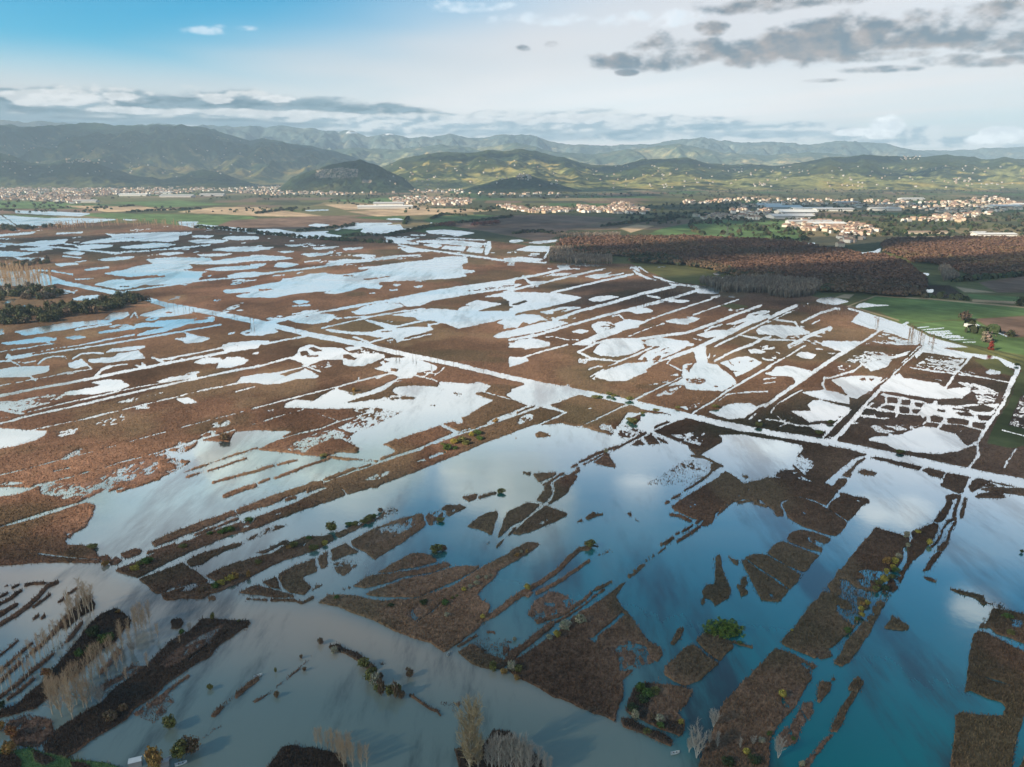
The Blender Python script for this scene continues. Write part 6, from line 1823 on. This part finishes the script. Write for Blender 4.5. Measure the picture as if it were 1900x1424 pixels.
# ------------------------------------------------------------------ daylight
SUN_EL, SUN_AZ = 27.0, 238.0         # degrees; azimuth clockwise from the view axis (behind, to the left)
sdir = np.array([math.sin(R(SUN_AZ))*math.cos(R(SUN_EL)), math.cos(R(SUN_AZ))*math.cos(R(SUN_EL)), math.sin(R(SUN_EL))])
w = bpy.data.worlds.new('World'); SC.world = w; w.use_nodes = True
N, L = w.node_tree.nodes, w.node_tree.links
for n in list(N): N.remove(n)
out = N.new('ShaderNodeOutputWorld'); bg = N.new('ShaderNodeBackground'); L.new(bg.outputs[0], out.inputs[0])
bg.inputs['Strength'].default_value = SKY_STRENGTH
sky = N.new('ShaderNodeTexSky'); sky.sky_type = 'NISHITA'; sky.sun_disc = False
sky.sun_elevation = R(SUN_EL); sky.sun_rotation = R(SUN_AZ); sky.altitude = 150; sky.air_density = 1.0; sky.dust_density = .8; sky.ozone_density = 2.0
# clouds of the day, worked out on an azimuth / elevation chart
AZ0, AZ1, EL0, EL1, PPD = -66.0, 66.0, -2.0, 64.0, 16
na, ne = int((AZ1-AZ0)*PPD), int((EL1-EL0)*PPD)
A_, E_ = np.meshgrid(AZ0+(np.arange(na)+.5)/PPD, EL0+(np.arange(ne)+.5)/PPD)
def azel(x, y):
    dx, dy, dz = ray(x, y); return math.degrees(math.atan2(dx, dy)), math.degrees(math.atan2(dz, math.hypot(dx, dy)))
cl_a = np.zeros_like(A_); cl_c = np.zeros(A_.shape+(3,))
def over(a, c):
    global cl_a, cl_c
    a = np.clip(a, 0, 1); na_ = cl_a*(1-a)+a
    k = np.where(na_ > 1e-5, a/np.maximum(na_, 1e-5), 0)[..., None]
    cl_c = cl_c*(1-k)+c*k; cl_a = na_
ez = np.tan(np.radians(np.clip(E_, .6, 80)))
cx_ = np.sin(np.radians(A_))/ez; cy_ = np.cos(np.radians(A_))/ez       # where the sight line meets a level cloud sheet
# thin high veil: dense on the right and low down, thinning to clear blue at upper left
veil = sstep(-35, 0, A_+fbm(cx_*.5, cy_*.35, 3, 900)*14-7+(6-E_)*2.6)*.92
veil = np.maximum(veil, sstep(7.2, 1.5, E_)*.86*sstep(-60, 2, A_+6))
veil = np.maximum(veil, sstep(8.0, 4.0, E_)*.84)
veil = veil*(.84+.32*(fbm(cx_*.35+cy_*.1, cy_*.12, 4, 910)-.3))
veil = np.maximum(veil, sstep(10.8, 12.6, E_)*.95)*(1-.96*sstep(15.0, 27, E_))
vc = np.stack([.655+0*A_, .585+0*A_, .553+0*A_], -1)
glow = (np.exp(-((A_-6)/20)**2-((E_-3.4)/2.6)**2))[..., None]
over(veil, vc*(1+.30*glow+.42*sstep(10.8, 13, E_)[..., None]*np.array([1, 1.08, 1.13]))+glow*.05)
def blobs(spec, nz, soft, ca, cb, seed, edge=.5, maxa=.93):
    """ragged cumulus from a list of (px, py, rx, ry) in chart degrees"""
    f = np.full_like(A_, -1.3)
    for (x, y, rx, ry) in spec:
        a0, e0 = azel(x, y); qx, qy = rx/FPX*57.3, ry/FPX*57.3
        r2 = ((A_-a0)/qx)**2+((E_-e0)/qy)**2
        f = np.maximum(f, np.clip(1.25-.75*r2, -1.3, 1))
    n = fbm(A_*nz, E_*nz*1.9, 5, seed, .58); n2 = fbm((A_+.55)*nz, (E_+.35)*nz*1.9, 4, seed, .58)
    m = f+(n-.5)*2.3*edge*2-.25
    a = sstep(0, soft, m)*maxa*sstep(-1.0, -.45, f)
    lit = np.clip(.5+(n2-n)*2.6+0.0, 0, 1)[..., None]
    return a, np.array(ca)*(1-lit)+np.array(cb)*lit
# slate scud upper right
sc_ = [(1265, 95, 85, 26), (1215, 110, 60, 18), (1150, 112, 55, 12), (1420, 92, 80, 30), (1385, 115, 50, 12), (1490, 88, 75, 28), (1570, 65, 90, 34), (1545, 92, 50, 16), (1640, 75, 90, 20), (1740, 58, 130, 28), (1860, 45, 130, 26), (1990, 35, 150, 28), (1410, 12, 80, 12), (1500, -4, 130, 14), (1860, 80, 70, 15), (1640, 105, 90, 9), (1760, 112, 60, 10), (1640, 128, 60, 6), (1022, 82, 16, 7), (972, 90, 14, 6), (1112, 107, 24, 9), (1165, 135, 18, 5), (1320, 55, 30, 12), (1880, 20, 80, 16), (1520, 150, 35, 4), (1850, 115, 80, 8)]
a, c = blobs(sc_, .50, 1.0, (.10, .14, .175), (.29, .255, .24), 950, .50, .95); over(a, c)
# long low bank over the left hills: pale heaped layer, dark lens-shaped undersides, bright heads
def lens(spec, seed, ca, cb, maxa=.95, soft=.8, rag=1.5, nx=.30, ny=1.5):
    f = np.full_like(A_, -1.5)
    for (x, y, rx, ry) in spec:
        a0, e0 = azel(x, y); f = np.maximum(f, np.clip(1.15-.8*(((A_-a0)/(rx/FPX*57.3))**2+((E_-e0)/(ry/FPX*57.3))**2), -1.5, 1))
    n = fbm(A_*nx+seed, E_*ny, 5, seed, .56); n2 = fbm((A_+.5)*nx+seed, (E_-.18)*ny, 5, seed, .56)
    a = sstep(0, soft, f+(n-.5)*2*rag-.05)*maxa
    lit = np.clip(.5+(n-n2)*5.0, 0, 1)[..., None]
    over(a, np.array(ca)*(1-lit)+np.array(cb)*lit)
PALE, PALE2 = (.20, .28, .32), (.62, .62, .60)
DARK, DARK2 = (.045, .11, .145), (.16, .24, .28)
lens([(-200, 210, 300, 40), (60, 212, 160, 38), (250, 212, 180, 36), (430, 212, 170, 34), (600, 218, 160, 28), (760, 228, 120, 22), (880, 238, 110, 18)], 960, PALE, PALE2, .97, .5, .9, .5, 1.6)
lens([(-60, 222, 200, 9), (130, 224, 190, 8), (330, 226, 170, 7), (480, 232, 150, 6), (700, 246, 120, 5)], 963, DARK, DARK2, .9, .9, .8, .22, 2.4)
lens([(430, 192, 90, 9), (560, 196, 110, 11), (660, 201, 90, 10), (740, 206, 60, 7)], 966, DARK, DARK2, .95, .8, 1.0, .5, 2.0)
lens([(238, 186, 46, 12), (320, 192, 70, 12), (20, 180, 46, 10), (30, 202, 80, 7), (130, 208, 100, 6), (600, 190, 60, 9)], 968, DARK, DARK2, .92, 1.0, 1.2, .6, 2.0)
lens([(60, 182, 42, 13), (130, 186, 50, 9), (225, 178, 24, 6), (395, 183, 26, 7), (520, 184, 36, 6), (430, 208, 120, 5), (560, 212, 110, 5), (250, 206, 70, 5)], 970, (.56, .57, .56), (.72, .71, .69), .95, .6, 1.1, .8, 2.2)
# cloud roll over the far mountains, centre to right
lens([(800, 232, 150, 15), (960, 232, 140, 22), (1100, 236, 150, 24), (1250, 238, 150, 20), (1400, 245, 150, 15), (1560, 250, 150, 12), (1760, 262, 160, 9), (1950, 268, 160, 9)], 980, (.24, .33, .38), (.68, .68, .66), .95, .6, 1.2, .55, 1.7)
lens([(1060, 254, 90, 9), (1170, 250, 110, 10), (1300, 236, 130, 6), (1420, 250, 100, 6), (900, 246, 120, 5), (1000, 244, 60, 6)], 983, (.13, .23, .29), (.34, .42, .46), .9, .9, 1.1, .45, 2.0)
lens([(990, 222, 70, 8), (1080, 220, 60, 8), (1160, 222, 50, 6), (880, 222, 60, 6)], 985, (.62, .62, .61), (.74, .73, .71), .9, .7, 1.2, .9, 2.2)
# bright cumulus heads right
a, c = blobs([(1650, 236, 26, 17), (1630, 248, 34, 9), (1600, 246, 40, 6), (1855, 252, 30, 12), (1830, 258, 30, 8)], 1.3, .5, (.72, .72, .72), (1.0, .99, .97), 990, .30, .97); over(a, c)
# wisps upper left
a, c = blobs([(385, 58, 34, 7), (440, 52, 30, 5), (870, 12, 70, 9), (1000, 35, 90, 10), (1230, 35, 90, 14)], .8, 1.2, (.60, .68, .74), (.72, .76, .80), 995, .6, .62); over(a, c)
# broken fair-weather cumulus above the frame: seen only as reflections
n = fbm(cx_*1.1+3, cy_*1.1, 5, 1000, .55); hi = sstep(12, 16, E_)
band = .5+.12*sstep(33, 16, E_)
over(sstep(.60, .76, n+.11*sstep(30, 15, E_))*hi*.80*sstep(38, 24, E_), np.array([.66, .69, .72])+0*cl_c)
for (x, y, rx, ry) in [(1650, 960, 70, 28), (1610, 945, 60, 24), (1700, 940, 50, 24), (1400, 820, 60, 14), (1440, 832, 70, 24), (1180, 905, 60, 30), (1140, 820, 70, 20), (1120, 1046, 30, 10), (1810, 1130, 60, 30)]:
    a0, e0 = azel(x, y); e0 = -e0                  # the mirror image of what the water shows there
    r2 = ((A_-a0)/(rx/FPX*52))**2+((E_-e0)/(ry/FPX*48))**2
    nn = fbm(A_*.9, E_*1.2, 4, int(x))
    over(sstep(.1, .9, 1.1-r2+(nn-.5)*1.6)*.9, np.array([.80, .82, .84])+0*cl_c)
img = bpy.data.images.new('cloud_chart', na, ne, alpha=True, float_buffer=True)
buf = np.zeros((ne, na, 4), np.float32); buf[..., :3] = cl_c; buf[..., 3] = cl_a
edge_f = sstep(0, 60, np.arange(na))*sstep(na-1, na-61, np.arange(na)); edge_v = sstep(ne-1, ne-120, np.arange(ne))
img.colorspace_settings.name = 'Non-Color'; img.alpha_mode = 'CHANNEL_PACKED'
img.pixels.foreach_set(buf.ravel()); img.update()
tc = N.new('ShaderNodeTexCoord'); sx = N.new('ShaderNodeSeparateXYZ'); L.new(tc.outputs['Generated'], sx.inputs[0])
def mth(op, a, b=None, c=None):
    m = N.new('ShaderNodeMath'); m.operation = op
    for i, v in enumerate((a, b, c)):
        if v is None: continue
        if isinstance(v, (int, float)): m.inputs[i].default_value = v
        else: L.new(v, m.inputs[i])
    return m.outputs[0]
az = mth('ARCTAN2', sx.outputs[0], sx.outputs[1]); el = mth('ARCSINE', sx.outputs[2])
uu = mth('DIVIDE', mth('SUBTRACT', az, R(AZ0)), R(AZ1-AZ0)); vv = mth('DIVIDE', mth('SUBTRACT', el, R(EL0)), R(EL1-EL0))
cb = N.new('ShaderNodeCombineXYZ'); L.new(uu, cb.inputs[0]); L.new(vv, cb.inputs[1])
it = N.new('ShaderNodeTexImage'); it.image = img; it.extension = 'EXTEND'; it.interpolation = 'Linear'; L.new(cb.outputs[0], it.inputs[0])
tint = N.new('ShaderNodeMix'); tint.data_type = 'RGBA'; tint.blend_type = 'MULTIPLY'; tint.inputs[0].default_value = 1
tint.inputs[7].default_value = (*SKY_TINT, 1); L.new(sky.outputs[0], tint.inputs[6])
gain = N.new('ShaderNodeVectorMath'); gain.operation = 'SCALE'; gain.inputs['Scale'].default_value = CLOUD_GAIN/SKY_STRENGTH; L.new(it.outputs['Color'], gain.inputs[0])
mx = N.new('ShaderNodeMix'); mx.data_type = 'RGBA'; L.new(it.outputs['Alpha'], mx.inputs[0]); L.new(tint.outputs[2], mx.inputs[6]); L.new(gain.outputs[0], mx.inputs[7])
L.new(mx.outputs[2], bg.inputs['Color'])

sl = bpy.data.lights.new('sun', 'SUN'); sl.energy = SUN_STRENGTH; sl.angle = R(.5); sl.color = (1, .84, .63)
so = bpy.data.objects.new('sun', sl); COL.objects.link(so); so.location = (0, 0, 3000)
from mathutils import Vector
so.rotation_euler = Vector(-sdir).to_track_quat('-Z', 'Y').to_euler()
SC.view_settings.view_transform = 'Standard'; SC.view_settings.look = 'None'; SC.view_settings.gamma = 1; SC.view_settings.use_curve_mapping = False
SC.view_settings.exposure = EXPOSURE
SC.cycles.max_bounces = 6; SC.cycles.diffuse_bounces = 2; SC.cycles.glossy_bounces = 3; SC.cycles.volume_bounces = 0; SC.cycles.transparent_max_bounces = 8
SC.cycles.use_denoising = True; SC.cycles.sample_clamp_indirect = 6
# the air
if HAZE:
    hb = (-30000., 30000., -2900., 15800., -2.2, HAZE_TOP)
    hv = np.array([(x, y, z) for z in hb[4:] for y in hb[2:4] for x in hb[:2]])
    hf = np.array([(0, 2, 3, 1), (4, 5, 7, 6), (0, 1, 5, 4), (2, 6, 7, 3), (0, 4, 6, 2), (1, 3, 7, 5)])
    hm = bpy.data.materials.new('air'); hm.use_nodes = True; hn = hm.node_tree.nodes; hl = hm.node_tree.links
    hn.remove(hn['Principled BSDF']); pv = hn.new('ShaderNodeVolumePrincipled'); pv.inputs['Color'].default_value = (*HAZE_COL, 1)
    pv.inputs['Density'].default_value = HAZE; pv.inputs['Anisotropy'].default_value = .0
    hl.new(pv.outputs[0], hn['Material Output'].inputs['Volume'])
    o = link('haze', mesh_np('haze', hv, hf, [hm])); tag(o, kind='stuff')
# ------------------------------------------------------------------ unseen clouds added above the view to shade the hills, woods and foreground
cm_, N, L, b = newmat('shade_cloud')
b.inputs['Base Color'].default_value = (.86, .88, .90, 1); b.inputs['Roughness'].default_value = 1; b.inputs['Specular IOR Level'].default_value = 0
tr = N.new('ShaderNodeBsdfTransparent'); tl = N.new('ShaderNodeBsdfTranslucent'); tl.inputs['Color'].default_value = (.86, .88, .90, 1)
m1 = N.new('ShaderNodeMixShader'); m1.inputs[0].default_value = .5; L.new(b.outputs[0], m1.inputs[1]); L.new(tl.outputs[0], m1.inputs[2])
tc = N.new('ShaderNodeTexCoord'); nz = N.new('ShaderNodeTexNoise'); nz.inputs['Scale'].default_value = .004; nz.inputs['Detail'].default_value = 6; nz.inputs['Roughness'].default_value = .6; L.new(tc.outputs['Object'], nz.inputs['Vector'])
lw = N.new('ShaderNodeLayerWeight'); lw.inputs['Blend'].default_value = .5
s1 = N.new('ShaderNodeMath'); s1.operation = 'MULTIPLY_ADD'; L.new(lw.outputs['Facing'], s1.inputs[0]); s1.inputs[1].default_value = -.75; L.new(nz.outputs['Fac'], s1.inputs[2])
mr = N.new('ShaderNodeMapRange'); mr.interpolation_type = 'SMOOTHSTEP'; mr.inputs[1].default_value = -.15; mr.inputs[2].default_value = .35; mr.inputs[3].default_value = 0; mr.inputs[4].default_value = CLOUD_OPACITY; L.new(s1.outputs[0], mr.inputs[0])
m2 = N.new('ShaderNodeMixShader'); L.new(mr.outputs[0], m2.inputs[0]); L.new(tr.outputs[0], m2.inputs[1]); L.new(m1.outputs[0], m2.inputs[2]); L.new(m2.outputs[0], N['Material Output'].inputs['Surface'])
thin_ = cm_.copy(); thin_.name = 'thin_shade_cloud'
[n for n in thin_.node_tree.nodes if n.type == 'MAP_RANGE'][0].inputs[4].default_value = THIN_OPACITY
def puff(n, seed):
    """unit cumulus: flat base, heaped top, as one closed skin"""
    u = np.linspace(0, 2*math.pi, n, endpoint=False); v = np.linspace(-1, 1, n//2)
    U, Vg = np.meshgrid(u, v); rr = np.sqrt(np.clip(1-Vg**2, 0, 1))
    x, y, z = rr*np.cos(U), rr*np.sin(U), Vg
    k = .72+.75*(fbm(x*2.2+seed+5, y*2.2+z*1.7+9, 4, seed)-.3); x, y, z = x*k, y*k, np.where(z > 0, z*k, z*.25)
    m = len(v); ii = np.arange(m*n).reshape(m, n); j2 = np.roll(ii, -1, 1)
    return np.stack([x, y, z], -1).reshape(-1, 3), np.stack([ii[:-1], j2[:-1], j2[1:], ii[1:]], -1).reshape(-1, 4)
PUFFS = []
for i in range(4):
    v, f = puff(64, 30+i*7); PUFFS.append(mesh_np('cloud', v, f, [cm_], smooth=True))
for i in range(4):
    v, f = puff(64, 30+i*7); PUFFS.append(mesh_np('cloud', v, f, [thin_], smooth=True))
def cloud_over(x, y, rx, ry, alt=1700., thick=380., near=None, i=0, z=0., thin=0):
    """a cloud whose shadow falls where the photo is dark (x, y photo position on the plain; near = a hill depth)"""
    if near: X, Y, z = at_depth(x, y, near)
    else: X, Y = ground(x, y)
    t = (alt-z)/sdir[2]
    o = link('cloud', PUFFS[i % 4+4*thin]); o.location = (X+sdir[0]*t, Y+sdir[1]*t, alt); o.scale = (rx, ry, thick); o.rotation_euler = (0, 0, .25*math.sin(i*2.1))
    tag(o, 'unseen cloud added above the view to shade the ground', 'cloud', 'unseen clouds added for their shade')
n_ = 0
for spec in SHADE_CLOUDS:
    n_ += 1; cloud_over(*spec[:4], near=spec[4] if len(spec) > 4 else None, thin=int(len(spec) < 5 and spec[1] > 900), i=n_, alt=1700+90*(n_ % 3))
